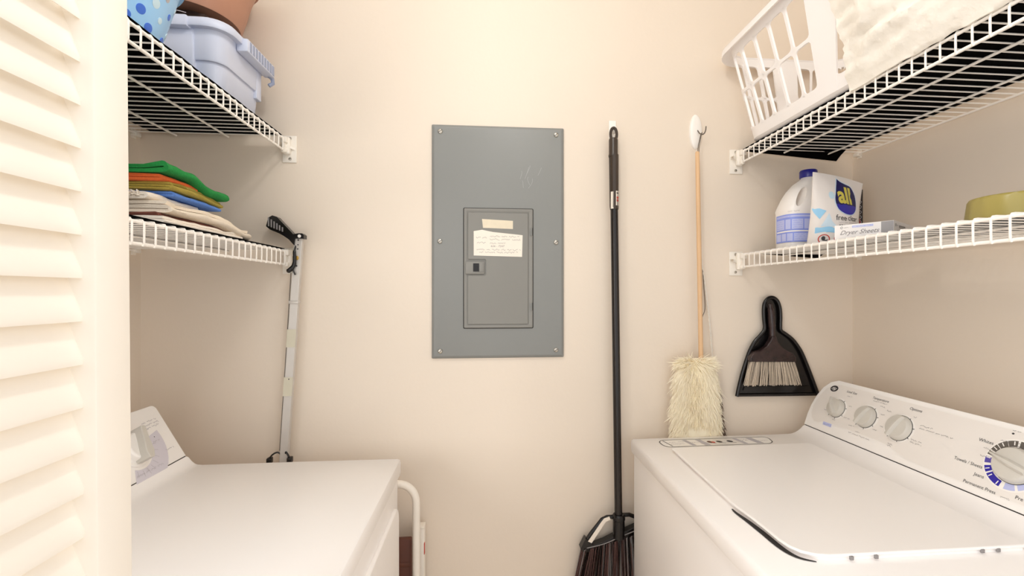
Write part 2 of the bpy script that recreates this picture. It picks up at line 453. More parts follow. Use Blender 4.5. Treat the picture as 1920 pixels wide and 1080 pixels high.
def bp(z): return .359 + (1.809 - z) / (1.809 - .6855) * .0124, 1.2935 - (1.809 - z) * .010
br = thing('broom', 'black long-handled angled broom hanging beside the breaker panel', 'broom', (.37, 1.285, .6))
def bpt(z): x, y = bp(z); return (x, y, z)
obj('pole', MB().tube([bpt(z) for z in (1.71, 1.60, 1.40, 1.20, 1.0, .8, .66)], .0108, 20), 'pole_black', br)
sv = MB().lathe([(.0122, 0), (.0122, .155)], bpt(1.555), 20)
for q in range(0, 360, 60):
    a = R(q); sv.tube([(bp(1.70)[0] + .0115 * math.cos(a), bp(1.70)[1] + .0115 * math.sin(a), 1.705), (bp(1.56)[0] + .0115 * math.cos(a), bp(1.56)[1] + .0115 * math.sin(a), 1.56)], .0016, 6)
obj('telescoping_sleeve', sv, 'grip_brown', br)
x, y = bp(1.74)
cap = MB().lathe([(.0135, 0), (.0140, .004), (.0128, .008), (.0128, .048), (.0115, .052)], (x, y, 1.705), 22)
loop = []
for i in range(25):
    q = 2 * math.pi * i / 24
    loop.append((x + .0088 * math.cos(q), y - .003, 1.768 + .0185 * math.sin(q)))
cap.tube(loop[:-1], .0042, 10, closed=True)
obj('hanging_cap', cap, 'grip_brown', br)
st = MB()
x, y = bp(1.605)
cf = lambda u, v, h: Vector((x + (.0126 + h) * math.sin(u / .0125), y - (.0126 + h) * math.cos(u / .0125), v))
def cyl_decal(mb, u0, u1, v0, v1, mi, h=.0003):
    k = 5
    mb.add([cf(u0 + (u1 - u0) * i / k, vv, h) for i in range(k + 1) for vv in (v0, v1)], [(2 * i, 2 * i + 2, 2 * i + 3, 2 * i + 1) for i in range(k)], mi)
cyl_decal(st, -.013, -.005, 1.556, 1.604, 0); cyl_decal(st, .002, .012, 1.565, 1.606, 0)
for k, zz in enumerate((1.576, 1.584)): cyl_decal(st, .004, .011, zz, zz + .006, 1, .0006)
cyl_decal(st, .004, .010, 1.598, 1.6015, 2, .0006)
obj('pole_sticker', st, ['paper', 'red_ink', 'ink_dark'], br)
# head: clamp, brace, block, bristles
hd = MB()
hf = lambda u, v, h: Vector((u, 1.290 - h, v))
blk_top = [(.262, .602), (.277, .630), (.286, .622), (.300, .610), (.33, .619), (.356, .631), (.395, .646), (.44, .664), (.478, .668), (.490, .660)]
blk_bot = [(.486, .648), (.44, .641), (.39, .624), (.35, .608), (.32, .599), (.29, .592), (.272, .591)]
hd.prism(blk_top + blk_bot, hf, -.013, .011)
hd.tube(smooth([(.280, 1.2785, .604), (.33, 1.2780, .614), (.38, 1.2780, .633), (.44, 1.2780, .653), (.484, 1.2785, .661)], 5), .0016, 6, mi=1)
ho = obj('broom_head', hd, ['black_plastic', 'ink_grey'], br, bevel=.003)
obj('clamp', MB().lathe([(.0165, 0), (.0165, .05), (.018, .052), (.018, .062), (.015, .066)], bpt(.628), 20), 'black_plastic', br)
bc = MB()
for sg in (1, -1):
    P = [(.371 - sg * .012, 1.284, .686), (.371 - sg * .032, 1.284, .686), (.371 - sg * .046, 1.284, .680), (.371 - sg * .078, 1.286, .640), (.371 - sg * .092, 1.288, .618)]
    bc.tube(P if sg > 0 else [(a, b, c + (.036 if i > 2 else .004)) for i, (a, b, c) in enumerate(P)], .0058, 8)
bo = obj('brace', bc, 'black_plastic', br)
bl = MB().prism([(.2830, .6235), (.3185, .6730), (.3285, .6855), (.344, .6905), (.347, .6815), (.334, .6770), (.2935, .6185)], lambda u, v, h: Vector((u, 1.2775 - h, v)), 0, .0012)
obj('brace_sticker', bl, 'paper', bo, label='pale sticker on brace')
bs = MB(); rd = random.Random(2)
for i in range(420):
    t = rd.random(); d = rd.uniform(-.016, .016)
    x0 = .270 + t * .212; z0 = .598 + t * .052
    x1 = .236 + t * .285 + rd.uniform(-.006, .006); z1 = .44 + t * .05 + rd.uniform(-.012, .012)
    y0 = 1.290 + d; y1 = 1.290 + d * 1.1 + rd.uniform(-.004, .004)
    bs.tube([(x0, y0, z0), ((x0 + x1) / 2 + rd.uniform(-.002, .002), (y0 + y1) / 2, (z0 + z1) / 2), (x1, y1, z1)], [.0013, .0012, .0008], 4, mi=rd.choices((0, 1, 2), (5, 3, 3 if t > .25 else 1))[0])
obj('bristles', bs, ['bristle_dark', 'pole_black', 'ink_grey'], br)

hk = thing('wall_hook', 'white oval adhesive hook holding the wool duster', 'hook', (.614, YB, 1.79), 'white wall hooks')
pl = MB()
rings = [[onwall(YB)(u, v, h) for u, v in ell(.6135, 1.7925, .0190 * k, .0510 * k, 32)] for k, h in ((1, 0), (1, .003), (.93, .007), (.75, .0095), (.45, .0105), (.1, .0108))]
pl.loft(rings)
obj('hook_plate', pl, 'hook_white', hk)
obj('hook_arm', MB().tube(smooth([(.6165, YB - .009, 1.795), (.6200, YB - .020, 1.781), (.6260, YB - .029, 1.778), (.6300, YB - .032, 1.787), (.6315, YB - .032, 1.799)], 4), .0017, 8), 'wire_steel', hk)

du = thing('wool_duster', 'cream wool duster on a thin wooden stick hanging over the washer', 'duster', (.607, 1.28, 1.0))
sx = lambda z: .6055 + (1.725 - z) * .0085
sy = lambda z: 1.288 - (1.725 - z) * .02
obj('stick', MB().tube([(sx(z), sy(z), z) for z in (1.725, 1.722, 1.5, 1.3, 1.1)], [.0048, .0060, .0064, .0064, .0064], 16), 'wood', du)
wl = MB().tube([(.6045, 1.284, 1.722), (.6085, 1.288, 1.745), (.6180, 1.2915, 1.779), (.6225, 1.2925, 1.783), (.6190, 1.291, 1.776), (.6110, 1.287, 1.745), (.6080, 1.2835, 1.722)], .0011, 6)
obj('hanging_loop', wl, 'wire_steel', du)
wo = MB(); rd = random.Random(7); cxw = .598
prof = [(.004, 1.132), (.026, 1.128), (.040, 1.112), (.046, 1.08), (.050, 1.03), (.054, .97), (.056, .92), (.050, .885), (.030, .868), (.004, .864)]
wo.loft([[(cxw + (1.13 - h) * .0 + r * math.cos(2 * math.pi * j / 20), 1.2810 + .34 * r * math.sin(2 * math.pi * j / 20), h) for j in range(20)] for r, h in prof])
for i in range(11000):
    h = .87 + (rd.random() ** .9) * .258; q = rd.uniform(0, 2 * math.pi)
    if math.sin(q) > .6 and rd.random() < .6: q = -q
    r = .05
    for (ra, ha), (rb, hb) in zip(prof, prof[1:]):
        if hb <= h <= ha: r = rb + (ra - rb) * (h - hb) / (ha - hb)
    cl = nz(q * 2.2, h * 28)
    dirv = Vector((math.cos(q) * .7 + .5 * cl, .40 * math.sin(q) * .7, -1.15 + .35 * rd.random())) + Vector((rd.gauss(0, .15), rd.gauss(0, .1), rd.gauss(0, .2)))
    if h > 1.11: dirv.z += .95
    dirv.normalize(); L = rd.uniform(.022, .044)
    p = Vector((cxw + r * .94 * math.cos(q), 1.2810 + .34 * r * .94 * math.sin(q), h))
    cv2 = Vector((rd.gauss(0, .004), rd.gauss(0, .003), -.006))
    out = Vector((math.cos(q), .75 * math.sin(q), 0)) * .004
    pts = [p, p + dirv * L * .35 + out, p + dirv * L * .7 + cv2 * .5 + out, p + dirv * L + cv2]
    if max(a.y for a in pts) > 1.303 or min(a.y - (0 if a.z < .93 else -.02) for a in pts) < 1.2618: continue
    wo.tube(pts, [.0008, .0010, .0007, .0002], 3, caps=False)
obj('wool_head', wo, 'wool', du, ang=80)

fd = thing('feather_duster', 'brown feather duster on a white cord, mostly hidden behind the wool duster', 'duster', (.64, 1.31, .95))
cdm = MB()
for k in (0, 1):
    P = []
    for i in range(60):
        t = i / 59; base = Vector((.6325, YB - .009, 1.392)).lerp(Vector((.6610, YB - .014, 1.10)), t) + Vector((.004 * math.sin(3 * t), 0, 0))
        q = t * 60 + k * math.pi; P.append(base + Vector((.0011 * math.cos(q), .0011 * math.sin(q), 0)))
    cdm.tube(P, .0018, 5)
cdm.tube(smooth([(.632, YB - .008, 1.415), (.630, YB - .009, 1.40), (.634, YB - .009, 1.385)], 4), .002, 6)
obj('cord', cdm, 'cord_white', fd)
obj('hanging_wire', MB().tube(smooth([(.632, YB - .009, 1.388), (.636, YB - .010, 1.33), (.639, YB - .010, 1.272), (.628, YB - .011, 1.235), (.627, YB - .012, 1.15), (.627, YB - .014, 1.10)], 5), .0012, 6), 'wire_steel', fd)
ft = MB(); rd = random.Random(11)
ft.tube([(.658, YB - .009, 1.10), (.671, YB - .009, 1.0), (.685, YB - .009, .9)], [.003, .007, .007], 8)
for i in range(500):
    t = rd.random(); p = Vector((.666 + .020 * t, YB - .010, 1.06 - .18 * t)); a = rd.uniform(-.5, 1.3)
    d = Vector((math.sin(a) * .8, rd.uniform(-.12, .08), -.9)).normalized(); L = rd.uniform(.018, .042)
    ft.tube([p, p + d * L * .6, p + d * L + Vector((0, 0, -.004))], [.001, .0016, .0004], 3, caps=False)
obj('feathers', ft, 'feather', fd, ang=80)

# dustpan on the wall and the hand brush clipped in it
dpn = thing('dustpan', 'black plastic dustpan hanging on the back wall above the washer', 'dustpan', (.86, YB, 1.0))
half = [(.8405, 1.3045), (.8290, 1.3005), (.8200, 1.288), (.8170, 1.268), (.8180, 1.240), (.8205, 1.218), (.8185, 1.207), (.8060, 1.192), (.7890, 1.174), (.7750, 1.150), (.7640, 1.122), (.7520, 1.085), (.7420, 1.048), (.7343, 1.0135)]
halfr = [(.9889, 1.0115), (.9770, 1.042), (.9650, 1.073), (.9500, 1.109), (.9360, 1.140), (.9220, 1.162), (.9060, 1.181), (.8860, 1.196), (.8715, 1.206), (.8690, 1.218), (.8695, 1.245), (.8680, 1.270), (.8620, 1.290), (.8525, 1.3015)]
outl = half + halfr
wf = onwall(YB - .004)
pan = MB(); pan.prism(outl, wf, 0, .005)
obj('pan', pan, 'black_plastic', dpn, bevel=.0015)
rim = MB()
P = [wf(u, v, .011) for u, v in half[::-1]] + [wf(u, v, .011) for u, v in halfr[::-1]]
side = smooth(P, 3)
rim.tube(side, .0055, 8)
rim.tube([wf(.7365, 1.0165, .008), wf(.86, 1.0155, .009), wf(.9865, 1.0145, .008)], .0045, 8)
rim.prism([(.756, 1.030), (.968, 1.028), (.962, 1.040), (.760, 1.042)], wf, .004, .009)
obj('rim', rim, 'black_plastic', dpn, ang=60)

hb = thing('hand_brush', 'small black hand brush with pale bristles clipped into the dustpan', 'brush', (.84, 1.29, 1.1))
bf = onwall(YB - .010)
hm = MB()
hp = [(.830, 1.288, .0065), (.833, 1.270, .0095), (.8355, 1.245, .0100), (.8375, 1.215, .0088), (.838, 1.190, .0090), (.836, 1.168, .0120)]
hm.tube(smooth([bf(a, b, .014) for a, b, r in hp], 4), [hp[min(i // 4, 5)][2] for i in range(21)], 12)
sh = [(.7625, 1.1175), (.7640, 1.132), (.7760, 1.146), (.7960, 1.150), (.8150, 1.162), (.8260, 1.178), (.8320, 1.192), (.8440, 1.192), (.8500, 1.174), (.8640, 1.158), (.8800, 1.148), (.8960, 1.142), (.9060, 1.128), (.9050, 1.115)]
hm.prism(sh, bf, .006, .026)
hbo = obj('brush_handle', hm, 'dusty_black', hb, bevel=.004)
bb = MB(); rd = random.Random(3)
for i in range(17):
    t = (i + .5) / 17
    for k in range(16):
        x0 = .768 + .134 * t + rd.uniform(-.0028, .0028); x1 = .7475 + .178 * t + rd.uniform(-.0042, .0042)
        h = rd.uniform(.008, .024); z1 = 1.0475 + rd.uniform(-.002, .003)
        bb.tube([bf(x0, 1.120, h), bf((x0 + x1) / 2, 1.085, h + .001), bf(x1, z1, h + rd.uniform(-.002, .002))], [.0009, .0010, .0009], 4)
obj('bristles', bb, 'bristle_pale', hb)

# ------------------------------------------------------------------ reacher tool leaning at the end of the lower left shelf
rt = thing('reacher_tool', 'thin pale reacher grabber with black pistol grip, upright against back wall', 'reaching tool', (-.515, 1.295, 1.17))
def rp(z): return -.4975 - (1.466 - z) / (1.466 - .873) * .0385
YR = 1.288
shf = MB()
vs = []
for z in (1.466, .868):
    x = rp(z); vs += [(x - .0105, YR - .007, z), (x + .0105, YR - .007, z), (x + .0105, YR + .007, z), (x - .0105, YR + .007, z)]
shf.add(vs, [(0, 1, 5, 4), (1, 2, 6, 5), (2, 3, 7, 6), (3, 0, 4, 7), (3, 2, 1, 0), (4, 5, 6, 7)])
sho = obj('shaft', shf, 'aluminium', rt, bevel=.0015)
sf = onwall(YR - .007)
for z, mi, r in ((1.4585, 1, .002), (1.446, 1, .0016), (1.435, 1, .0018), (1.390, 1, .0022), (1.09, 1, .0016)):
    obj('rivet', MB().lathe([(r, 0), (r, .0012), (r * .4, .0018)], None, 10, 0, lambda u, v, h, z=z: sf(rp(z) + u + .001, z + v, h)), 'ink_dark', sho)
obj('brass_rivet', MB().lathe([(.0042, 0), (.004, .0015), (.002, .003)], None, 14, fn=lambda u, v, h: sf(rp(1.411) + u + .001, 1.411 + v * 1.4, h)), 'brass', sho)
for z0, z1, mi in ((1.174, 1.222, 0), (1.045, 1.095, 0)):
    tw = MB().add([sf(rp(z1) - .0117, z1, .0012), sf(rp(z1) + .0112, z1, .0012), sf(rp(z0) + .0112, z0, .0012), sf(rp(z0) - .0117, z0, .0012),
            sf(rp(z1) - .0117, z1, -.010), sf(rp(z0) - .0117, z0, -.010)], [(3, 2, 1, 0), (0, 4, 5, 3)], mi)
    obj('tape_wrap', tw, 'yellow_tape', sho)
obj('collar', MB().rbox((rp(1.293) - .0135, YR - .0095, 1.289), (rp(1.293) + .0125, YR + .008, 1.298), .003), 'aluminium', sho)
gf = lambda u, v, h: Vector((u, YR - h, v))
gr = MB().prism([(-.5770, 1.4935), (-.5715, 1.5165), (-.5615, 1.5225), (-.5500, 1.5190), (-.5130, 1.4790), (-.5085, 1.4735), (-.4955, 1.4760), (-.4860, 1.4760), (-.4815, 1.4720), (-.4815, 1.4620), (-.5040, 1.4620), (-.5060, 1.4440), (-.5090, 1.4470), (-.5190, 1.4590), (-.5330, 1.4690), (-.5445, 1.4755), (-.5680, 1.4855)], gf, -.010, .012)
for k in range(6):
    t = k / 5; a = Vector((-.570, 1.507)).lerp(Vector((-.535, 1.490)), t)
    gr.prism([(a.x - .0017, a.y - .013 + .003 * t), (a.x + .0017, a.y - .014 + .003 * t), (a.x + .0017, a.y + .009 - .008 * t), (a.x - .0017, a.y + .010 - .008 * t)], gf, .012, .0142, 1)
gr.lathe([(.0045, 0), (.0045, .0008)], None, 14, 2, lambda u, v, h: gf(-.4925 + u, 1.4685 + v, .0121 + h))
obj('pistol_grip', gr, ['black_plastic', 'ink_grey', 'hook_white'], rt, bevel=.002)
tr = MB().tube(smooth([(-.5035, YR - .004, 1.446), (-.5060, YR - .010, 1.4275), (-.5048, YR - .012, 1.414), (-.5056, YR - .012, 1.395), (-.5110, YR - .013, 1.384), (-.5230, YR - .013, 1.3735)], 4),
               [.0025] * 4 + [.004] * 4 + [.0048] * 4 + [.0055] * 4 + [.0062] * 4 + [.003], 8)
tr.tube([(-.511, YR - .012, 1.382), (-.507, YR - .012, 1.375), (-.503, YR - .012, 1.366)], .0022, 6)
obj('trigger', tr, 'black_plastic', rt, ang=60)
obj('pull_rod', MB().tube([(rp(1.38) - .0145, YR - .003, 1.372), (rp(1.15) - .0125, YR - .003, 1.15), (rp(.9) - .012, YR - .003, .90)], .0013, 6), 'ink_dark' and 'wire_steel', rt)
jw = MB()
for sg in (-1, 1):
    x = rp(.87); k = .8 if sg < 0 else .42
    jw.tube(smooth([(x + sg * .006, YR - .004, .890), (x + sg * .018 * k, YR - .008, .897), (x + sg * .034 * k, YR - .010, .890), (x + sg * .042 * k, YR - .008, .876), (x + sg * .030 * k, YR - .006, .862)], 4), .0022, 6)
    jw.rbox((x + sg * .042 * k - .006, YR - .016, .868), (x + sg * .042 * k + .006, YR + .002, .884), .003)
obj('jaws', jw, 'black_plastic', rt, ang=60)

# ------------------------------------------------------------------ dryer (left)
dr = thing('clothes_dryer', 'white clothes dryer with a slanted console, against the left wall', 'dryer', (-.53, .83, 0))
DY0, DY1 = .500, 1.167
obj('body', MB().rbox((-.845, DY0 + .003, .012), (-.2165, DY1 - .003, .868), .006, 3), 'enamel', dr)
pr = [(-.2165, .8685), (-.2120, .8700), (-.2095, .8790), (-.2092, .9030), (-.2110, .9085), (-.2165, .9112), (-.40, .9118), (-.6713, .9118), (-.6830, .9130), (-.6920, .9170), (-.7000, .9240), (-.7068, .9330), (-.850, .9330), (-.850, .8685)]
tpn = MB(); tf = lambda u, v, h: Vector((u, h, v)); n = len(pr)
rings = []
for yy, ins in ((DY0, .004), (DY0 + .002, .0012), (DY0 + .005, 0), (DY1 - .005, 0), (DY1 - .002, .0012), (DY1, .004)):
    c = Vector((-.53, .89)); ring = []
    for u, v in pr:
        ring.append((u - math.copysign(ins, u - c.x), yy, v - (ins if v > .88 else -ins * .3)))
    rings.append(ring)
tpn.loft(rings)
obj('top_panel', tpn, 'enamel', dr, ang=40)
dfn = plane((-.7068, 0, .9330), (0, 1, 0), (-.5, 0, .866), (.866, 0, .5))     # u = world y, v = up the console face
cpoly = [(DY0 + .002, .0012)] + [(DY0 + .002 + .013 * (1 - math.cos(R(a))), .129 + .013 * math.sin(R(a))) for a in range(0, 91, 15)] + \
        [(DY1 - .002 - .013 * (1 - math.cos(R(a))), .129 + .013 * math.sin(R(a))) for a in range(90, -1, -15)] + [(DY1 - .002, .0012)]
con = MB().prism(cpoly, dfn, -.058, 0)
con.prism([(DY0 + .004, -.001), (DY1 - .004, -.001), (DY1 - .004, .0014), (DY0 + .004, .0016)], dfn, -.03, .0004, 1)
kc = (1.043, .066)
con.decal(arcband(kc[0], kc[1], .047, .088, -118, 12, 14), dfn, .0004, 2)
con.decal(arcband(kc[0], kc[1], .047, .080, 76, 128, 8), dfn, .0004, 2)
con.decal([(kc[0] + .038, .074), (kc[0] + .052, .068), (kc[0] + .056, .085), (kc[0] + .042, .088)], dfn, .0004, 2)
for a in range(-112, 8, 15):
    q = R(a); con.strip([(kc[0] + .050 * math.cos(q), kc[1] + .050 * math.sin(q)), (kc[0] + .064 * math.cos(q), kc[1] + .064 * math.sin(q))], .0009, dfn, .0008, 3)
for a, b, c, s in ((1.100, 1.146, .108, 1), (1.102, 1.148, .101, 2), (1.106, 1.150, .094, 3), (1.080, 1.110, .093, 9), (1.100, 1.122, .060, 4), (1.120, 1.146, .032, 5), (1.015, 1.098, .0085, 6)):
    con.scrawl(a, b, c, .0038, dfn, .0010, 3, s, .0008)
con.decal(ell(1.112, .072, .0013, .0013, 10), dfn, .0008, 4)
obj('console', con, ['console_white', 'seam_dark', 'lilac', 'ink_pale', 'ink_dark'], dr, bevel=.0025)
kn = MB().lathe([(.041, 0), (.041, .003), (.039, .005), (.031, .006), (.030, .018), (.027, .021)], None, 36, 0, lambda u, v, h: dfn(kc[0] + u, kc[1] + v, h))
gp = []
for t, wd in ((-1, .006), (-.6, .010), (-.2, .0085), (.3, .0068), (.8, .0065), (1, .005)):
    gp.append((t, wd))
ax = Vector((.30, .954)); pxv = Vector((ax.y, -ax.x)); L = .036
pl1 = [(kc[0] + ax.x * t * L + pxv.x * wd, kc[1] + ax.y * t * L + pxv.y * wd) for t, wd in gp] + [(kc[0] + ax.x * t * L - pxv.x * wd, kc[1] + ax.y * t * L - pxv.y * wd) for t, wd in reversed(gp)]
kn.prism(pl1, dfn, .006, .036, 1)
obj('timer_knob', kn, ['ring_white', 'knob_grey'], dr, bevel=.002)
df = lambda u, v, h: Vector((-.2165 + h, u, v))
dd = MB().prism(rrect(DY0 + .035, 1.136, .12, .8135, .035, 8), df, -.001, .0085)
ddo = obj('door', dd, 'enamel', dr, bevel=.004)
sl2 = MB().prism(rrect(1.146, 1.1505, .705, .745, .002, 3), df, 0, .0006)
obj('hinge_slot', sl2, 'seam_dark', dr)

# step stool folded flat behind the dryer
ss = thing('step_stool', 'folded white tubular step stool tucked behind the dryer', 'step stool', (-.35, 1.25, 0))
tb = MB(); P = [(-.1808, 1.222, .004), (-.1808, 1.222, .765)]
for a in range(0, 91, 10): P.append((-.2258 + .045 * math.cos(R(a)), 1.222, .775 + .050 * math.sin(R(a))))
for a in range(90, 181, 10): P.append((-.4742 + .045 * math.cos(R(a)), 1.222, .775 + .050 * math.sin(R(a))))
P += [(-.5192, 1.222, .765), (-.5192, 1.222, .004)]
obj('front_frame', MB().tube(P, .0098, 16), 'tube_white', ss, ang=60)
for x0, x1 in ((-.1885, -.1665), (-.5335, -.5115)):
    lg = MB().rbox((x0, 1.268, .004), (x1, 1.296, .6865), .0015)
    lg.rbox((x0 - .0005, 1.267, .683), (x1 + .0005, 1.297, .6885), .001)
    lg.tube([(x0 + .0012, 1.2672, .10), (x0 + .0012, 1.2672, .672)], .0011, 6, mi=1)
    lg.rbox((x1 - .0005, 1.2675, .615), (x1 + .0012, 1.275, .645), 0, mi=2)
    obj('rear_leg', lg, ['tube_white', 'seam_dark', 'red_ink'], ss)
td = MB().rbox((-.505, 1.240, .38), (-.1960, 1.258, .672), .004)
for z in (.42, .48, .54, .60): td.rbox((-.5, 1.2385, z), (-.2, 1.241, z + .012), .001)
obj('tread', td, 'tread_brown', ss, label='dark brown folded-up tread')

# ------------------------------------------------------------------ washer (right)
wa = thing('washing_machine', 'white top-loading washing machine against the right wall', 'washing machine', (.72, .9, 0))
WY0, WY1 = .535, 1.2600
obj('body', MB().rbox((.4065, WY0 + .004, .012), (1.055, WY1 - .004, .8745), .006, 3), 'enamel', wa)
pr = [(.4065, .8745), (.4015, .8765), (.3992, .8850), (.3985, .9030), (.4005, .9095), (.4060, .9128), (.60, .9140), (.860, .9150), (.8730, .9165), (.8850, .9202), (.8960, .9262), (.9050, .9325), (.9116, .9395), (1.06, .9395), (1.06, .8745)]
tpn = MB(); rings = []
for yy, ins in ((WY0, .004), (WY0 + .002, .0012), (WY0 + .005, 0), (WY1 - .005, 0), (WY1 - .002, .0012), (WY1, .004)):
    rings.append([(u - math.copysign(ins, u - .73), yy, v - (ins if v > .88 else -ins * .3)) for u, v in pr])
tpn.loft([list(reversed(r)) for r in rings])
stx = ztop(.9142)
def stk(u, v, h=0): return Vector((u, v, .9128 + (u - .406) * .0044 + h))
so = rrect(.467, .770, 1.181, 1.236, .020, 6)
so = [(u + (v - 1.181) * .25 * (1 if u > .6 else 0), v) for u, v in so]
tpo = obj('top_panel', tpn, 'enamel', wa, ang=40)
sk = MB().decal(so, stk, .0003, 0)
sk.strip(so + so[:1], .0026, stk, .0006, 1)
for u0, u1, mi in ((.482, .486, 3), (.538, .550, 2), (.575, .590, 2), (.682, .694, 2), (.720, .738, 2)):
    sk.decal([(u0 + .006, 1.186), (u1 + .006, 1.186), (u1 - .004, 1.231), (u0 - .004, 1.231)], stk, .0006, mi)
for a, b, c, s in ((.492, .535, 1.215, 1), (.492, .530, 1.200, 2), (.553, .574, 1.208, 3), (.694, .718, 1.208, 4), (.696, .718, 1.218, 14), (.74, .768, 1.205, 5)):
    sk.scrawl(a, b, c, .006, stk, .0010, 3, s, .0006)
for u, mi in ((.604, 4), (.630, 5), (.660, 5)):
    sk.decal(ell(u, 1.209, .007, .009, 12, .5), stk, .0006, mi); sk.strip([(u + .004, 1.200), (u + .012, 1.196)], .002, stk, .0007, 5)
sk.decal(ell(.612, 1.206, .005, .006, 10), stk, .0007, 6)
obj('instruction_sticker', sk, ['ring_white', 'ink_dark', 'ink_pale', 'ink_grey', 'tread_brown', 'ink_dark', 'red_ink'], tpo, label='long outlined sticker with small pictograms')
ld = [(.4690, 1.1400), (.4735, 1.1445), (.842, 1.1475), (.846, 1.1435), (.846, .656), (.842, .6520), (.515, .6545), (.4960, .6590), (.4790, .6700), (.4690, .6850), (.4645, .7000),
      (.4700, .7150), (.4730, .7400), (.4725, .7650), (.4660, .7950), (.4560, .8230), (.4555, .8300)]
ld = [(.4690, 1.1400), (.4735, 1.1445), (.842, 1.1475), (.846, 1.1435), (.846, .656), (.842, .6520), (.515, .6545), (.4960, .6590), (.4790, .6700), (.4700, .6850), (.4665, .7050), (.4660, .74), (.4640, .78), (.4600, .8200), (.4600, .84), (.463, .95)]
lf = lambda u, v, h: Vector((u, v, .9145 + (u - .47) * .002 + h))
lid = MB()
inn = [(u + (.006 if u < .6 else -.003), v + (.004 if v < .9 else -.004)) for u, v in ld]
inn = [(u + (.012 if (u < .5 and v < .83) else 0), v) for u, v in inn]
lid.prism(inn, lf, -.003, .0046, 0)
lid.prism(ld, lf, .0046, .0100, 0)
lo = obj('lid', lid, 'enamel', wa, bevel=.0028)
gp = MB()
gpts = smooth([(.4585, .832), (.4578, .815), (.4620, .780), (.4645, .742), (.4655, .707), (.4690, .684), (.4775, .668), (.495, .657)], 5)
gw = [.0012 + .0042 * math.sin(math.pi * i / (len(gpts) - 1)) for i in range(len(gpts))]
gv = []
for i, p in enumerate(gpts):
    t = (Vector(gpts[min(i + 1, len(gpts) - 1)]) - Vector(gpts[max(i - 1, 0)])).normalized(); q = Vector((-t.y, t.x)) * gw[i]
    gv += [stk(p[0] + q.x, p[1] + q.y, .0012), stk(p[0] - q.x, p[1] - q.y, .0012)]
gp.add(gv, [(2 * i, 2 * i + 1, 2 * i + 3, 2 * i + 2) for i in range(len(gpts) - 1)])
obj('recess_shade', gp, 'seam_dark', lo)  # flat dark ribbon: shade of the finger gap under the lid edge, painted on
for x in (.548, .588, .765, .792):
    bpm = MB().rbox((x - .003, .6510, .9165), (x + .003, .6545, .9225), .001)
    obj('lid_bumper', bpm, 'ink_grey', lo)

wfn = plane((.9116, 1.2575, .9395), (0, -1, 0), (.4187, 0, .9081), (-.9081, 0, .4187))
LS = WY1 - WY0 - .005
def conpoly(i):
    r = .055 - i * .5
    out = [(i - .004, .0012 + i), (-.0085 + i, .035), (-.0080 + i, .062), (-.003 + i, .092), (.009 + i * .8, .120 - i * .3), (.028 + i * .4, .140 - i * .7), (.052, .1495 - i)]
    m = [(LS - u, v) for u, v in out]
    return out + m[::-1]
cn = MB().prism(conpoly(0)[::-1], wfn, 0, -.060, 0)
cn = MB(); po = conpoly(0); cn.prism(po, wfn, -.06, 0, 0)
cn.prism([(0, -.0012), (LS, -.0012), (LS, .0016), (0, .0018)], wfn, -.03, .0004, 1)
obj('console', cn, ['console_white', 'seam_dark'], wa, bevel=.004)
co = [o for o in wa.children if o.name.startswith('console')][0]
fp = MB()
fpo = [(.006, .040), (.002, .060), (.008, .090), (.022, .118), (.045, .134), (.07, .139), (LS - .06, .139), (LS - .02, .118), (LS - .006, .07), (LS - .006, .016), (.36, .014), (.318, .0145), (.296, .0190), (.270, .0285), (.235, .0310), (.142, .0300), (.080, .0285), (.058, .0270), (.044, .0205), (.028, .0195), (.014, .027)]
fp.decal(fpo, wfn, .0006, 0)
fp.strip(fpo + fpo[:1], .0016, wfn, .0009, 1)
T = lambda s, u, v, z, mi=2, sh=.0, **k: fp.text(s, u, v, z, wfn, .0011, mi, sh, **k)
T('Load Size', .094, .1235, .0088, sh=.25); T('Temperature', .176, .1255, .0088, sh=.25); T('Options', .279, .1240, .0092, sh=.25)
T('Whites', .4370, .1010, .0090); T('Towels / Sheets', .4080, .0515, .0088, sx=.94); T('Jeans', .4520, .0350, .0088); T('Permanent Press', .4390, .0155, .0086, sx=.98); T('Pre', .5255, .0215, .0090)
for a, b, c, s, hh in ((.102, .118, .1135, 1, .003), (.182, .222, .1200, 2, .0026), (.119, .129, .0890, 3, .003), (.118, .140, .0560, 4, .003), (.045, .058, .0590, 5, .003), (.085, .096, .0410, 6, .003), (.142, .160, .0420, 7, .003),
                       (.168, .182, .0330, 8, .003), (.216, .228, .0930, 9, .003), (.206, .222, .1110, 10, .003), (.212, .224, .0520, 11, .003), (.262, .276, .0330, 12, .0032), (.262, .276, .0280, 13, .0032), (.226, .238, .0650, 14, .003),
                       (.318, .346, .0950, 15, .003), (.318, .392, .0885, 16, .003), (.310, .336, .0590, 17, .003), (.310, .338, .0530, 18, .003), (.228, .240, .1060, 19, .003), (.296, .304, .1090, 20, .003),
                       (.150, .215, .0245, 21, .0028), (.450, .470, .0900, 22, .003), (.450, .464, .0740, 23, .003), (.472, .486, .1130, 24, .003), (.492, .52, .1160, 25, .003), (.492, .52, .1110, 26, .003), (.505, .52, .0145, 27, .003), (.484, .498, .1370, 28, .002)):
    fp.scrawl(a, b, c, hh, wfn, .0007, 3, s, .0011)
fp.decal([(.062, .0195), (.092, .0200), (.090, .0285), (.060, .0280)], wfn, .0011, 4)
fp.scrawl(.064, .09, .022, .003, wfn, .0006, 3, 31, .0013)
fp.decal(ell(.0500, .1240, .0135, .0088, 22, .2), wfn, .0011, 2)
fp.text('@', .0440, .1205, .0110, wfn, .0014, 1, .2); fp.strip(smooth([(.041, .121), (.047, .127), (.053, .121), (.059, .127)], 4), .0012, wfn, .0014, 1)
fp.decal(ell(.4866, .1320, .0022, .0018, 12), wfn, .0011, 2)
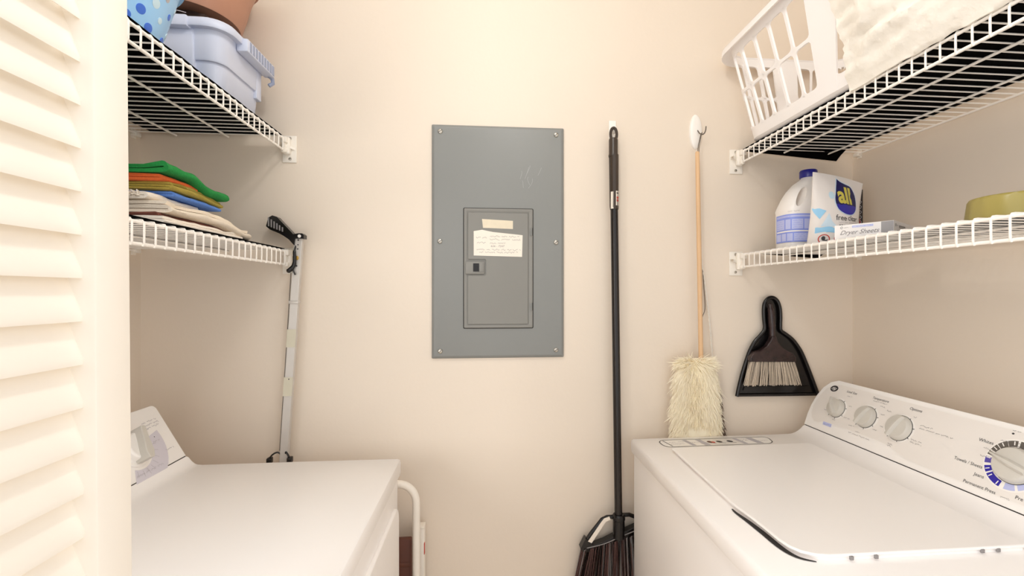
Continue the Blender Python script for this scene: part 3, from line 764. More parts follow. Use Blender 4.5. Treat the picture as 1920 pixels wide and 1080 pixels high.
ring = [(.0850, .0735, .034), (.1800, .0760, .037), (.2740, .0760, .038)]
for u, v, r in ring:
    fp.decal(ell(u, v, r * .98, r * .88, 36), wfn, .0010, 1)
    for a in range(-170, 61, 46):
        q = R(a); fp.strip([(u + r * .84 * math.cos(q), v + r * .76 * math.sin(q)), (u + r * .95 * math.cos(q), v + r * .86 * math.sin(q))], .0016, wfn, .0013, 2)
DC = (.5050, .0760)
fp.decal(ell(DC[0], DC[1], .0475, .0485, 48), wfn, .0010, 1)
seg = [(97, 118, 5), (119, 140, 5), (142, 158, 5), (162, 172, 5), (66, 92, 5), (40, 63, 5), (178, 186, 6), (186, 194, 6), (201, 217, 7), (221, 259, 8), (269, 292, 9), (298, 335, 9)]
for a0, a1, mi in seg:
    fp.decal(arcband(DC[0], DC[1], .0340, .0455, a0, a1, 6), wfn, .0013, mi)
for a in (104, 130, 150, 167, 180, 209, 228, 252, 80):
    q = R(a); fp.strip([(DC[0] + .0370 * math.cos(q), DC[1] + .0370 * math.sin(q)), (DC[0] + .0442 * math.cos(q), DC[1] + .0442 * math.sin(q))], .0018, wfn, .0016, 1)
obj('control_graphics', fp, ['console_grey', 'ring_white', 'ink_dark', 'ink_grey', 'label_pale', 'dial_grey', 'dial_violet', 'dial_blue', 'dial_blue', 'dial_pale'], co)
def knob(u, v, r, ang, hgt, pointer=0, big=False):
    b = MB().lathe([(r * 1.04, 0), (r * 1.04, .0016), (r * 1.0, .0020), (r * .98, hgt * .42), (r * .90, hgt * .55), (r * .5, hgt * .62), (.0005, hgt * .62)], None, 36, 0, lambda a, c, h: wfn(u + a, v + c, .001 + h))
    b.lathe([(r * 1.07, 0), (r * 1.07, .0008)], None, 36, 1, lambda a, c, h: wfn(u + a, v + c, .0011 + h))
    ax = Vector((math.cos(ang), math.sin(ang))); pv = Vector((-ax.y, ax.x))
    secs = [(-.96, .30), (-.5, .34), (0, .30), (.5, .22), (.98 + pointer, .10)]
    rings = []
    for t, wd in secs:
        c = Vector((u, v)) + ax * r * t
        top = hgt * (1 - .18 * abs(t) ** 2); ww = r * wd
        rings.append([wfn(*(c + pv * ww), .002), wfn(*(c + pv * ww * .62), top * .8), wfn(*(c + pv * ww * .28), top), wfn(*(c - pv * ww * .28), top), wfn(*(c - pv * ww * .62), top * .8), wfn(*(c - pv * ww), .002)])
    b.loft(rings, 0)
    obj('control_knob', b, ['knob_grey', 'seam_dark'], wa, ang=38)
knob(.0870, .0735, .0235, R(128), .026, .28); knob(.1820, .0760, .0262, R(62), .023); knob(.2760, .0760, .0282, R(66), .024)
knob(DC[0] + .004, DC[1], .0315, R(166), .026, .1)

# ------------------------------------------------------------------ left upper shelf: tote, blue basket, pot, black bag
tt = thing('storage_tote', 'blue lidded plastic tote standing on the left wire shelf', 'storage box', (-.735, 1.153, SU))
tx0, tx1, ty0, ty1 = -.895, -.566, 1.050, 1.256
def rect3(x0, x1, y0, y1, r, z): return [(a, b, z) for a, b in rrect(x0, x1, y0, y1, r, 7)]
bd = []
for z, ins in ((SU, .016), (SU + .004, .013), (1.818, .0075), (1.8185, .0035), (1.823, .002), (1.878, .001), (1.884, 0)):
    bd.append(rect3(tx0 + ins, tx1 - ins, ty0 + ins, ty1 - ins, .034, z))
bdm = MB().loft(bd)
bdm.rbox((-.735, ty0 - .0035, 1.752), (-.622, ty0 + .016, 1.883), .004)
obj('tote_body', bdm, 'tote_blue', tt, ang=40)
lidr = [rect3(tx0 - o, tx1 + o, ty0 - o, ty1 + o, max(.034 + o, .02), z) for o, z in ((.003, 1.884), (.0135, 1.8835), (.0150, 1.886), (.0135, 1.900), (.010, 1.9035), (-.002, 1.9040), (-.008, 1.9015))]
lm = MB().loft(lidr)
lm.rbox((-.745, ty0 - .0195, 1.8795), (-.626, ty0 + .01, 1.9030), .003)
obj('lid', lm, 'tote_blue', tt, ang=40)
hd2 = MB().rbox((-.566, 1.108, 1.868), (-.5405, 1.245, 1.8985), .004)
for k in range(9): hd2.rbox((-.5415, 1.118 + k * .014, 1.872), (-.5395, 1.126 + k * .014, 1.894), 0, mi=1)
hd2.tube([(-.553, 1.236, 1.872), (-.548, 1.247, 1.868), (-.548, 1.250, 1.858), (-.556, 1.246, 1.850)], .005, 8, mi=1)
obj('handle', hd2, ['tote_blue', 'tote_latch'], tt)
obj('handle_rib', MB().rbox((-.584, 1.205, 1.800), (-.5665, 1.230, 1.868), .003), 'tote_blue', tt)

bb_ = thing('perforated_basket', 'light blue round plastic basket with dots, at left shelf end beside the door', 'basket', (-.662, .822, SU))
bc_ = Vector((-.662, .822, SU))
def bw(q, h): r = .1000 + .27 * h; return Vector((bc_.x + r * math.cos(q), bc_.y + r * math.sin(q), bc_.z + h))
n = 64; HB = .125
rings = []
for dr_, h in ((-.02, .0), (0, .001), (0, .002), (0, .03), (0, .06), (0, .09), (0, HB - .006), (.006, HB - .005), (.006, HB), (-.003, HB), (-.003, .09), (-.003, .05), (-.003, .004), (-.02, .004)):
    rings.append([bw(2 * math.pi * j / n, h) + Vector((math.cos(2 * math.pi * j / n), math.sin(2 * math.pi * j / n), 0)) * dr_ for j in range(n)])
bk = MB().loft(rings)
bko = obj('basket_wall', bk, 'basket_blue', bb_, ang=45)
dt = MB(); rd = random.Random(5)
for row in range(5):
    for k in range(15):
        q = 2 * math.pi * (k + .5 * (row % 2)) / 15; h = .016 + row * .022 + rd.uniform(-.003, .003); r = rd.choice([.0070, .0055, .0080])
        q += rd.uniform(-.04, .04)
        c = bw(q, h); nq = Vector((math.cos(q), math.sin(q), -.34)).normalized(); tq = Vector((-math.sin(q), math.cos(q), 0)); uq = nq.cross(tq)
        f = lambda a, b, hh, c=c, tq=tq, uq=uq, nq=nq: c + tq * a + uq * b + nq * hh
        mi = rd.choice([0, 0, 1, 1, 2]) if row else 0
        dt.lathe([(r, -.001), (r, .0006), (r * .8, .0008)], None, 16, mi, f)
obj('dots', dt, ['dot_blue', 'dot_pale', 'ink_pale'], bb_)

bgk = thing('folded_bag', 'shiny black folded bag lying on the blue tote lid', 'bag', (-.74, 1.13, 1.904))
vs = []; fs = []; nx, ny = 18, 14
for j in range(ny + 1):
    for i in range(nx + 1):
        x = -.875 + .280 * i / nx; y = 1.058 + .18 * j / ny
        e = min(1, 5 * min(i / nx, 1 - i / nx, j / ny, 1 - j / ny)); e = math.sqrt(e)
        vs.append((x + .006 * nz(y * 20, 1), y + .006 * nz(x * 20, 4), 1.9045 + e * (.041 + .005 * nz(x * 22, y * 22))))
for j in range(ny):
    for i in range(nx): a = j * (nx + 1) + i; fs.append((a, a + 1, a + nx + 2, a + nx + 1))
N = len(vs); vs += [(a, b, 1.9042) for a, b, c in vs]
fs += [tuple(N + t for t in reversed(f)) for f in fs]
bgm = MB().add(vs, fs)
bgm.strip(smooth([(-.70, .010), (-.67, .006), (-.655, .004), (-.64, .0005)], 4), .0014, lambda u, v, h: Vector((u, 1.0560 - h, 1.918 + v)), .002, 1)
obj('bag_fold', bgm, ['bag_black', 'ink_pale'], bgk, ang=60)

pt = thing('plant_pot', 'brown terracotta coloured pot resting on the black bag above the tote', 'pot', (-.655, 1.14, 1.94))
pc = (-.6960, 1.160, 1.9530)
pp = [(.095, .001), (.1030, 0), (.1055, .004), (.116, .040), (.127, .085), (.140, .12), (.146, .121), (.148, .126), (.148, .150), (.145, .153), (.138, .152), (.132, .12), (.098, .008)]
obj('pot_wall', MB().lathe(pp, pc, 48, 0), 'terracotta', pt)

# ------------------------------------------------------------------ left lower shelf: folded towels
def towel(name, label, cat, m, xf, xb, y0, y1, z0, layers, t, gap=.0, seed=0, drop=None, amp=.0022, fringe=False, grp=None, taper=.0, sub=3):
    # ribbon folded back and forth; folds show at the front (x = xf) and at the back
    step = t + gap; path = []
    rr = step / 2
    for L in range(layers):
        z = t / 2 + L * step; a, b = (xb + .012, xf - rr - taper * L) if L % 2 == 0 else (xf - rr - taper * L, xb + .012)
        for i in range(10): path.append((a + (b - a) * i / 9, z))
        if L < layers - 1:
            sg = 1 if L % 2 == 0 else -1
            for i in range(1, 6):
                q = -math.pi / 2 + math.pi * i / 6; path.append((b + sg * rr * math.cos(q) * 1.25, z + rr + rr * math.sin(q)))
    pts = [Vector(p) for p in path]; k = len(pts); nor = []
    for i in range(k):
        d = pts[min(i + 1, k - 1)] - pts[max(i - 1, 0)]; d.normalize(); nor.append(Vector((-d.y, d.x)))
    loop = [(pts[i] + nor[i] * t * .47) for i in range(k)] + [(pts[i] - nor[i] * t * .47) for i in range(k - 1, -1, -1)]
    ny = 26; mb = MB(); rings = []
    for j in range(ny + 1):
        y = y0 + (y1 - y0) * j / ny; ring = []
        for p in loop:
            rel = (p.y) / max(step * layers, 1e-4)
            zz = z0 + p.y + amp * rel * nz(p.x * 16, y * 14, seed * 3.1) * 1.6
            zz += amp * .7 * (rel) * nz(p.x * 40, y * 38, seed)
            if drop: zz -= drop(p.x, y)
            xx = p.x + (.006 * nz(y * 9, seed + p.y * 60) + .0025 * nz(y * 40, seed, p.y * 200)) * (1 if p.x > xb + .1 else .3)
            yy = y + .008 * nz(p.x * 12, seed * 2.7, p.y * 90)
            ring.append((xx, yy, zz))
        rings.append(ring)
    mb.loft(rings)
    if fringe:
        rd = random.Random(seed)
        for i in range(70):
            x = xb + .05 + (xf - xb - .05) * rd.random(); z = z0 + rd.uniform(.2, .95) * step * layers; L = rd.uniform(.012, .026)
            a = Vector((x, y0 + .002, z)); mb.tube([a, a + Vector((rd.uniform(-.004, .006), -L * .6, rd.uniform(.0, .008))), a + Vector((rd.uniform(-.008, .012), -L, -rd.uniform(.0, .008)))], [.0012, .001, .0004], 4)
    mb2 = obj(name, mb, m, base=((xf + xb) / 2, (y0 + y1) / 2, z0), ang=70)
    tag(mb2, label, cat, grp); return mb2
G = 'folded towels piled on the left wire shelf'
s0 = lambda x: max(0, min(1, x)) ** 2 * (3 - 2 * max(0, min(1, x)))
xb_ = -.862
towel('towel', 'cream towel at the very bottom of the pile, directly on the shelf', 'towel', 'towel_ivory', -.562, xb_, .862, 1.125, SL + .0002, 3, .0050, .0004, 1, None, amp=.0030, grp=G)
towel('cloth', 'dark brown patterned cloth peeking out between two cream towels', 'cloth', 'towel_maroon', -.580, xb_, .872, 1.085, SL + .0168, 2, .0034, .0003, 2, None, amp=.0025, grp=G)
towel('towel', 'big cream towel in the lower pile, its folded end reaching furthest towards back wall', 'towel', 'towel_cream', -.566, xb_, .882, 1.170, SL + .0246, 3, .0068, .0006, 3, lambda x, y: .017 * s0((y - 1.03) / .12), amp=.0040, grp=G)
towel('towel', 'ivory towel with a frayed fringe just under the blue cloth', 'towel', 'towel_ivory', -.598, xb_, .872, 1.02, SL + .0474, 2, .0060, .0004, 4, None, amp=.0030, fringe=True, grp=G)
towel('towel', 'blue towel folded below the olive one', 'towel', 'towel_blue', -.580, xb_, .915, 1.060, SL + .0606, 2, .0046, .0004, 5, lambda x, y: .004 * s0((y - .98) / .09), grp=G)
towel('towel', 'olive green towel folded between the orange and blue ones', 'towel', 'towel_olive', -.576, xb_, .900, 1.070, SL + .0710, 3, .0038, .0004, 6, lambda x, y: .005 * s0((y - .98) / .09), grp=G)
towel('towel', 'orange towel folded right under the green one', 'towel', 'towel_orange', -.582, xb_, .890, .985, SL + .0840, 2, .0056, .0004, 7, lambda x, y: .003 * s0((y - .94) / .05), grp=G)
towel('towel', 'bright green towel on top of the pile', 'towel', 'towel_green', -.570, xb_, .880, 1.078, SL + .0965, 2, .0080, .0010, 8, lambda x, y: .0155 * s0((y - .945) / .07), amp=.0048, grp=G)

# ------------------------------------------------------------------ right upper shelf: laundry basket and bag
lb = thing('laundry_basket', 'white plastic lattice laundry basket on the right wire shelf', 'laundry basket', (.875, .94, SU))
LZ0, LZ1 = SU + .0005, 2.003
def lrect(t):
    x0 = .7435 + (.678 - .7435) * t; x1 = 1.000 + (1.066 - 1.000) * t; y0 = .63 + (.585 - .63) * t; y1 = 1.262 + (1.293 - 1.262) * t
    return x0, x1, y0, y1, .045 + .03 * t
def lper(s, t, off=0):
    # s: 0..4, one unit per side counted from the far front corner along the front (towards the camera)
    x0, x1, y0, y1, r = lrect(t); x0 -= off; x1 += off; y0 -= off; y1 += off
    s = s % 4; k = int(s); f = s - k
    C = [(x0, y1), (x0, y0), (x1, y0), (x1, y1)]
    a = Vector(C[k]); b = Vector(C[(k + 1) % 4]); L = (b - a).length; d = f * L
    if r <= d <= L - r: p = a + (b - a) * f
    else:
        if d < r: c, pv, nx_ = a, Vector(C[k - 1]), b; q = .5 + .5 * d / r
        else: c, pv, nx_ = b, a, Vector(C[(k + 2) % 4]); q = .5 * (d - (L - r)) / r
        e0 = c + (pv - c).normalized() * r; e1 = c + (nx_ - c).normalized() * r
        ctr = e0 + e1 - c; an = q * math.pi / 2
        p = ctr + (e0 - ctr) * math.cos(an) + (e1 - ctr) * math.sin(an)
    return Vector((p.x, p.y, LZ0 + (LZ1 - LZ0) * t))
def shell(mb, s0_, s1_, t0_, t1_, th=.0028, ns=None, ntt=2):
    ns = ns or max(2, int((s1_ - s0_) * 24)); gi = lambda i, j, k: (i * (ntt + 1) + j) * 2 + k; vs = []; fs = []
    for i in range(ns + 1):
        for j in range(ntt + 1):
            ss_ = s0_ + (s1_ - s0_) * i / ns; tt_ = t0_ + (t1_ - t0_) * j / ntt
            vs += [lper(ss_, tt_, 0), lper(ss_, tt_, -th)]
    for i in range(ns):
        for j in range(ntt):
            fs.append((gi(i, j, 0), gi(i + 1, j, 0), gi(i + 1, j + 1, 0), gi(i, j + 1, 0))); fs.append((gi(i, j + 1, 1), gi(i + 1, j + 1, 1), gi(i + 1, j, 1), gi(i, j, 1)))
        fs.append((gi(i, 0, 1), gi(i + 1, 0, 1), gi(i + 1, 0, 0), gi(i, 0, 0))); fs.append((gi(i, ntt, 0), gi(i + 1, ntt, 0), gi(i + 1, ntt, 1), gi(i, ntt, 1)))
    for j in range(ntt):
        fs.append((gi(0, j, 0), gi(0, j + 1, 0), gi(0, j + 1, 1), gi(0, j, 1))); fs.append((gi(ns, j, 1), gi(ns, j + 1, 1), gi(ns, j + 1, 0), gi(ns, j, 0)))
    mb.add(vs, fs)
def fil(mb, s, t, ds, dt, th=.0028):      # rounded inner corner of an opening
    pts = [(s, t), (s + ds, t), (s + ds * .45, t + dt * .12), (s + ds * .12, t + dt * .45), (s, t + dt)]
    vs = [lper(a, b, 0) for a, b in pts] + [lper(a, b, -th) for a, b in pts]
    mb.add(vs, [(0, 1, 2, 3, 4), (9, 8, 7, 6, 5)] + [(i + 1, i, 5 + i, 5 + (i + 1) % 5) if i < 4 else (0, 4, 9, 5) for i in range(5)])
def panel_patch(mb, side_, pnl, th=.0036):
    ns, nt_ = 8, 8; vs = []; fs = []; gi = lambda i, j, k: (i * (nt_ + 1) + j) * 2 + k
    for i in range(ns + 1):
        for j in range(nt_ + 1):
            t = .03 + .89 * j / nt_; a = pnl[0] + pnl[2] * t; b = pnl[1] + pnl[3] * t; ss_ = side_ + a + (b - a) * i / ns
            vs += [lper(ss_, t, .0007), lper(ss_, t, -th)]
    for i in range(ns):
        for j in range(nt_):
            fs.append((gi(i, j, 0), gi(i + 1, j, 0), gi(i + 1, j + 1, 0), gi(i, j + 1, 0))); fs.append((gi(i, j + 1, 1), gi(i + 1, j + 1, 1), gi(i + 1, j, 1), gi(i, j, 1)))
    for j in range(nt_):
        fs.append((gi(0, j, 0), gi(0, j + 1, 0), gi(0, j + 1, 1), gi(0, j, 1))); fs.append((gi(ns, j, 1), gi(ns, j + 1, 1), gi(ns, j + 1, 0), gi(ns, j, 0)))
    mb.add(vs, fs)
wall = MB()
tb0, tm, tt1 = .135, .525, .93
shell(wall, 0, 4, .03, tb0, ns=120)
shell(wall, 0, 4, .90, .985, ns=120)
cols = {0: ([.052, .130, .215, .300, .388], [.64, .71, .79, .865, .945], (.456, .534, .030, .095)), 2: ([.052, .130, .215, .300, .388], [.64, .71, .79, .865, .945], (.456, .534, .030, .095)),
        1: ([.14, .28], [.72, .86], (.40, .60, 0, 0)), 3: ([.14, .28], [.72, .86], (.40, .60, 0, 0))}
for side_, (A, B, pnl) in cols.items():
    Ls = .63 if side_ in (0, 2) else .32
    wd = .0068 / Ls
    panel_patch(wall, side_, pnl)
    shell(wall, side_, side_ + pnl[0] + .014, tm - .014, tm + .014, th=.0045, ns=30); shell(wall, side_ + pnl[1] + .03 * (side_ in (0, 2)), side_ + 1, tm - .014, tm + .014, th=.0045, ns=30)
    edges = [side_ + a for a in A] + [side_ + pnl[0]], [side_ + pnl[1]] + [side_ + b for b in B]
    for a in A + B: shell(wall, side_ + a - wd / 2, side_ + a + wd / 2, tb0 - .01, .91, th=.0045, ns=2, ntt=6)
    allx = sorted([side_ + a for a in A] + [side_ + b for b in B] + [side_ + pnl[0] + wd / 2, side_ + pnl[1] - wd / 2] + [side_ + 0.0, side_ + .9999])
    for xa, xb2 in zip(allx, allx[1:]):
        if abs(xa - (side_ + pnl[0] + wd / 2)) < 1e-6: continue
        for (tl, th_) in ((tb0, tm - .014), (tm + .014, .90)):
            for sx_, dx_ in ((xa + wd / 2, 1), (xb2 - wd / 2, -1)):
                for tz, dz_ in ((tl, 1), (th_, -1)):
                    sq = sx_
                    if abs(xb2 - (side_ + pnl[0] + wd / 2)) < 1e-6 and dx_ < 0: sq = side_ + pnl[0] + pnl[2] * tz
                    if abs(xa - (side_ + pnl[1] - wd / 2)) < 1e-6 and dx_ > 0: sq = side_ + pnl[1] + pnl[3] * tz
                    fil(wall, sq, tz, dx_ * .011 / Ls * 1.1, dz_ * .045)
base = [[tuple(lper(4 * i / 96, .03 if k else 0, o)) for i in range(96)] for k, o in ((0, -.022), (0, -.008), (1, 0))]
base[1] = [(a, b, c + .0022) for a, b, c in base[1]]
inner = [[(a, b, c + .004) for a, b, c in [tuple(lper(4 * i / 96, .03, -.003)) for i in range(96)]], [(a, b, c + .004) for a, b, c in [tuple(lper(4 * i / 96, 0, -.022)) for i in range(96)]]]
wall.loft(base + inner)
obj('basket_lattice', wall, 'basket_white', lb, ang=40)
rm = MB(); S = [4 * i / 160 for i in range(160)]
rl = []
for off, dzr in ((-.002, -.002), (.004, -.006), (.014, -.018), (.0175, -.019), (.0175, -.003), (.013, .001), (.002, .002), (-.003, .001)):
    rl.append([tuple(lper(s, 1, off) + Vector((0, 0, dzr))) for s in S])
rl.append(rl[0]); rm.loft(rl, 0, False, False)
obj('rim', rm, 'basket_white', lb, ang=50)

wb = thing('plastic_bag', 'white crinkled plastic bag slumped over the front of the laundry basket', 'bag', (.72, .66, SU))
vs = []; fs = []; nx, nyy = 90, 44
for j in range(nyy + 1):
    t = j / nyy
    for i in range(nx + 1):
        s = i / nx
        yl = .885 - .018 * s0(t / .25) + .003 * nz(t * 9, 2.2) + .012 * s0((t - .5) * 2)
        y = yl + (.36 - yl) * s; z = ZU - .0005 + (2.035 - ZU) * t
        z -= .004 * max(0, nz(y * 11, 5)) * (1 - t) ** 3 - .005 * abs(nz(y * 23, 7)) * (1 - t) ** 4
        wallx = .7435 + (.678 - .7435) * min(1, (z - SU) / (2.003 - SU))
        x = wallx - .012 - .018 * t - .014 * math.sin(math.pi * min(1, t * 1.15)) * s0(s * 7)
        x += .004 * s0(1 - t * 9)
        wr = .0055 * nz(y * 16 + z * 18, z * 55, 1) + .0030 * nz(y * 40 + z * 20, z * 90, 9) + .0012 * nz(y * 120, z * 160, 3)
        x += 1.5 * wr * (.25 + .75 * s0(t * 6)) * (1 - .5 * s0((.30 - t) * 5) * s0((s - .25) * 4))
        vs.append((min(x, wallx - .004), y, z))
W = nx + 1
for j in range(nyy):
    for i in range(nx): a = j * W + i; fs.append((a, a + 1, a + W + 1, a + W))
N = len(vs); vs += [(a + .0035, b, c) for a, b, c in vs]; fs += [tuple(N + q for q in reversed(f)) for f in fs]
for i in range(nx): fs.append((i + 1, i, N + i, N + i + 1)); a = nyy * W + i; fs.append((a, a + 1, N + a + 1, N + a))
for j in range(nyy): a = j * W; fs.append((a, a + W, N + a + W, N + a)); a += nx; fs.append((a + W, a, N + a, N + a + W))
obj('bag_skin', MB().add(vs, fs), 'bag_white', wb, ang=60)

# ------------------------------------------------------------------ right lower shelf
jg = thing('bleach_jug', 'white plastic jug with navy cap and blue label on the right shelf', 'jug', (.878, 1.22, SL))
def sup(cx, cy, a, b, z, n=40, e=3.2):
    out = []
    for i in range(n):
        q = 2 * math.pi * i / n; c, s = math.cos(q), math.sin(q)
        out.append((cx + a * math.copysign(abs(c) ** (2 / e), c), cy + b * math.copysign(abs(s) ** (2 / e), s), z))
    return out
jy = 1.215
jr = [(.060, .040, SL, .876, 3.2), (.0655, .045, SL + .004, .876, 3.4), (.0665, .046, SL + .05, .876, 3.4), (.0665, .046, 1.538, .876, 3.4), (.0680, .047, 1.545, .876, 3.3), (.0660, .046, 1.556, .8775, 3.0),
      (.0590, .043, 1.578, .880, 2.7), (.0500, .038, 1.600, .8840, 2.5), (.0380, .031, 1.618, .8880, 2.3), (.0240, .023, 1.630, .8910, 2.1), (.0185, .0185, 1.636, .8915, 2), (.0185, .0185, 1.646, .8915, 2)]
jm = MB().loft([sup(cx, jy, a, b, z, 40, e) for a, b, z, cx, e in jr])
jb = obj('jug_body', jm, 'jug_white', jg, ang=45)
ct = MB(); rings = []
ca = Vector((.8330, jy, 1.556)); cb = Vector((.8560, jy, 1.600)); axd = (cb - ca).normalized(); pvd = Vector((axd.z, 0, -axd.x))
for yy in (jy - .08, jy + .08):
    rings.append([tuple((ca + cb) / 2 + axd * (.030 * math.cos(q)) + pvd * (.0088 * math.sin(q)) + Vector((0, yy - jy, 0))) for q in [2 * math.pi * i / 24 for i in range(24)]])
ct.loft(rings)
cut = obj('cut', ct, 'jug_white')
md = jb.modifiers.new('b', 'BOOLEAN'); md.operation = 'DIFFERENCE'; md.object = cut; md.solver = 'EXACT'
dg = bpy.context.evaluated_depsgraph_get(); dg.update()
ev = jb.evaluated_get(dg); cutoff = Vector(BASE[jb])
nm = bpy.data.meshes.new_from_object(ev); jb.modifiers.clear()
if len(nm.polygons) > 50: jb.data = nm
bpy.data.objects.remove(cut)
for p in jb.data.polygons: p.use_smooth = True
jb.data.set_sharp_from_angle(angle=R(40))
obj('cap', MB().lathe([(.0215, 0), (.0222, .002), (.0222, .018), (.0205, .021), (.001, .0212)], (.8915, jy, 1.637), 28), 'cap_navy', jg)
_arc = [(0, R(180))]; _pp = None; _L = 0
for k in range(0, 215):
    q = R(146 + k); c, sn = math.cos(q), math.sin(q); e = 3.4
    p = Vector((.876 + .0665 * math.copysign(abs(c) ** (2 / e), c), jy + .046 * math.copysign(abs(sn) ** (2 / e), sn)))
    if _pp is not None: _L += (p - _pp).length
    _arc.append((_L, p)); _pp = p
_arc = _arc[1:]
def jf(u, v, h=0):
    d = u - .8155 + .016
    for (a, p), (b, q) in zip(_arc, _arc[1:]):
        if a <= d <= b or b == _arc[-1][0]:
            t = (d - a) / (b - a) if b > a else 0; w_ = p.lerp(q, t); n_ = Vector((q.y - p.y, -(q.x - p.x)))
            n_ = n_.normalized() if n_.length > 0 else Vector((0, -1)); return Vector((w_.x + n_.x * h, w_.y + n_.y * h, v))
lbm = MB()
def grid_decal(mb, u0, u1, v0, v1, fn, h, mi, k=12):
    mb.add([fn(u0 + (u1 - u0) * i / k, vv, h) for i in range(k + 1) for vv in (v0, v1)], [(2 * i, 2 * i + 2, 2 * i + 3, 2 * i + 1) for i in range(k)], mi)
grid_decal(lbm, .8155, .9365, 1.4555, 1.531, jf, .0006, 0, 40)
for u0, u1, v0, v1, mi in ((.8195, .934, 1.5225, 1.5275, 1), (.8195, .851, 1.4905, 1.517, 1), (.8545, .868, 1.4905, 1.517, 1), (.871, .898, 1.4905, 1.517, 1), (.901, .934, 1.4905, 1.517, 1), (.8195, .934, 1.483, 1.4865, 2), (.8195, .838, 1.459, 1.479, 1), (.841, .856, 1.459, 1.479, 1), (.859, .873, 1.459, 1.479, 1), (.876, .934, 1.459, 1.479, 1)):
    grid_decal(lbm, u0, u1, v0, v1, jf, .0010, mi, 24)
for k, (a, b, c) in enumerate([(.822, .849, v) for v in (1.494, 1.500, 1.506, 1.512)] + [(.873, .896, v) for v in (1.494, 1.500, 1.506, 1.512)] + [(.878, .93, v) for v in (1.463, 1.469, 1.475)] + [(.822, .87, 1.5237)]):
    lbm.scrawl(a, b, c, .0026, jf, .0007, 0, 40 + k, .0012)
lbm.scrawl(.861, .89, 1.5375, .003, jf, .0007, 3, 60, .0012)
obj('label', lbm, ['label_blue', 'label_pale', 'ring_white', 'ink_pale'], jg, label='periwinkle blue printed label')

po_ = thing('detergent_pouch', 'white stand-up laundry detergent pouch with navy drop logo', 'pouch', (.885, 1.1, SL))
# pouch front: bottom-left .806, top-left .8225, top-right .9545 (lower), bottom-right .941
PA, PB, PC, PD = Vector((.8055, SL + .0005)), Vector((.9400, SL + .0005)), Vector((.9560, 1.5970)), Vector((.8215, 1.6235))
def pq(s, t):
    a = PA.lerp(PB, s); b = PD.lerp(PC, s); p = a.lerp(b, t)
    tp_ = .010 * math.sin(math.pi * t) * (.5 - s) * .6
    return Vector((p.x + tp_, p.y + (.004 * math.sin(math.pi * s * 1.0) if t > .9 else 0) * (t - .9) * 10))
PY = lambda s, t: 1.100 - (.5 - s) * -.02
def bulge(s, t): return .034 * (1 - t) ** .8 * (math.sin(math.pi * min(max(s, 0), 1)) ** .55) + .0012 + .006 * math.sin(math.pi * s) * math.sin(math.pi * min(1, t))
def pfn(s, t, h=0):
    p = pq(s, t); return Vector((p.x, 1.103 - bulge(s, t) - h - .0012 * nz(s * 6, t * 7, 3), p.y))
pm = MB(); NS, NT = 28, 30; vs = []; fs = []
for j in range(NT + 1):
    for i in range(NS + 1): vs.append(pfn(i / NS, j / NT))
for j in range(NT + 1):
    for i in range(NS + 1):
        p = pq(i / NS, j / NT); vs.append(Vector((p.x, 1.103 + bulge(i / NS, j / NT) * .8, p.y)))
W = NS + 1; N = W * (NT + 1)
for j in range(NT):
    for i in range(NS): a = j * W + i; q = (a, a + 1, a + W + 1, a + W); fs += [q, tuple(N + t for t in reversed(q))]
for i in range(NS): fs.append((i + 1, i, N + i, N + i + 1)); a = NT * W + i; fs.append((a, a + 1, N + a + 1, N + a))
for j in range(NT): a = j * W; fs.append((a, a + W, N + a + W, N + a)); a += NS; fs.append((a + W, a, N + a, N + a + W))
pm.add(vs, fs)
pb = obj('pouch_film', pm, 'pouch_film', po_, ang=50)
gm = MB()
def fan(mb, poly, fn, h, mi):
    c = (sum(p[0] for p in poly) / len(poly), sum(p[1] for p in poly) / len(poly)); rings = []
    vs = [fn(c[0], c[1], h)]; n = len(poly); fs = []
    for k in (.34, .67, 1.0):
        vs += [fn(c[0] + (p[0] - c[0]) * k, c[1] + (p[1] - c[1]) * k, h) for p in poly]
    for i in range(n):
        a, b = i, (i + 1) % n; fs.append((0, 1 + a, 1 + b)); fs.append((1 + a, 1 + n + a, 1 + n + b, 1 + b)); fs.append((1 + n + a, 1 + 2 * n + a, 1 + 2 * n + b, 1 + n + b))
    mb.add(vs, fs, mi)
drop = [(.44, .955), (.50, .925), (.60, .905), (.70, .885), (.755, .82), (.800, .72), (.822, .62), (.800, .53), (.735, .465), (.640, .440), (.520, .455), (.425, .50), (.375, .57), (.362, .65), (.385, .745), (.415, .86)]
drop = [(p.x, p.y) for p in smooth(drop + drop[:1], 3)][:-1]
fan(gm, [(.6 + (a - .6) * 1.07, .66 + (b - .66) * 1.05) for a, b in drop], pfn, .0007, 7)
fan(gm, drop, pfn, .0010, 0)
low = [(a, b) for a, b in drop if b < .575]
lowp = [(p[0], p[1]) for p in sorted(low, key=lambda p: math.atan2(p[1] - .54, p[0] - .6))]
fan(gm, [(.385, .585), (.46, .572), (.54, .588), (.64, .575), (.72, .590), (.815, .580)] + [p for p in smooth([(.800, .53), (.735, .465), (.640, .440), (.520, .455), (.425, .50), (.382, .565)], 3)], pfn, .0013, 1)
gm.text('all', .425, .610, .345, pfn, .0016, 2, -.12, sx=1.0, off=.012)
gm.text('free', .360, .345, .115, pfn, .0012, 3, sx=1.12); gm.text('clear', .600, .352, .115, pfn, .0012, 3, sx=1.05)
gm.strip([(.555, .375), (.570, .375)], .02, pfn, .0012, 3)
gm.scrawl(.40, .86, .312, .020, pfn, .004, 4, 5, .0012)
gm.text('MIGHTY PACS', .42, .225, .078, pfn, .0012, 3, sx=.92, off=.004)
fan(gm, [(.05, .235), (.25, .25), (.44, .235), (.44, .155), (.25, .17), (.05, .155)], pfn, .0010, 5)
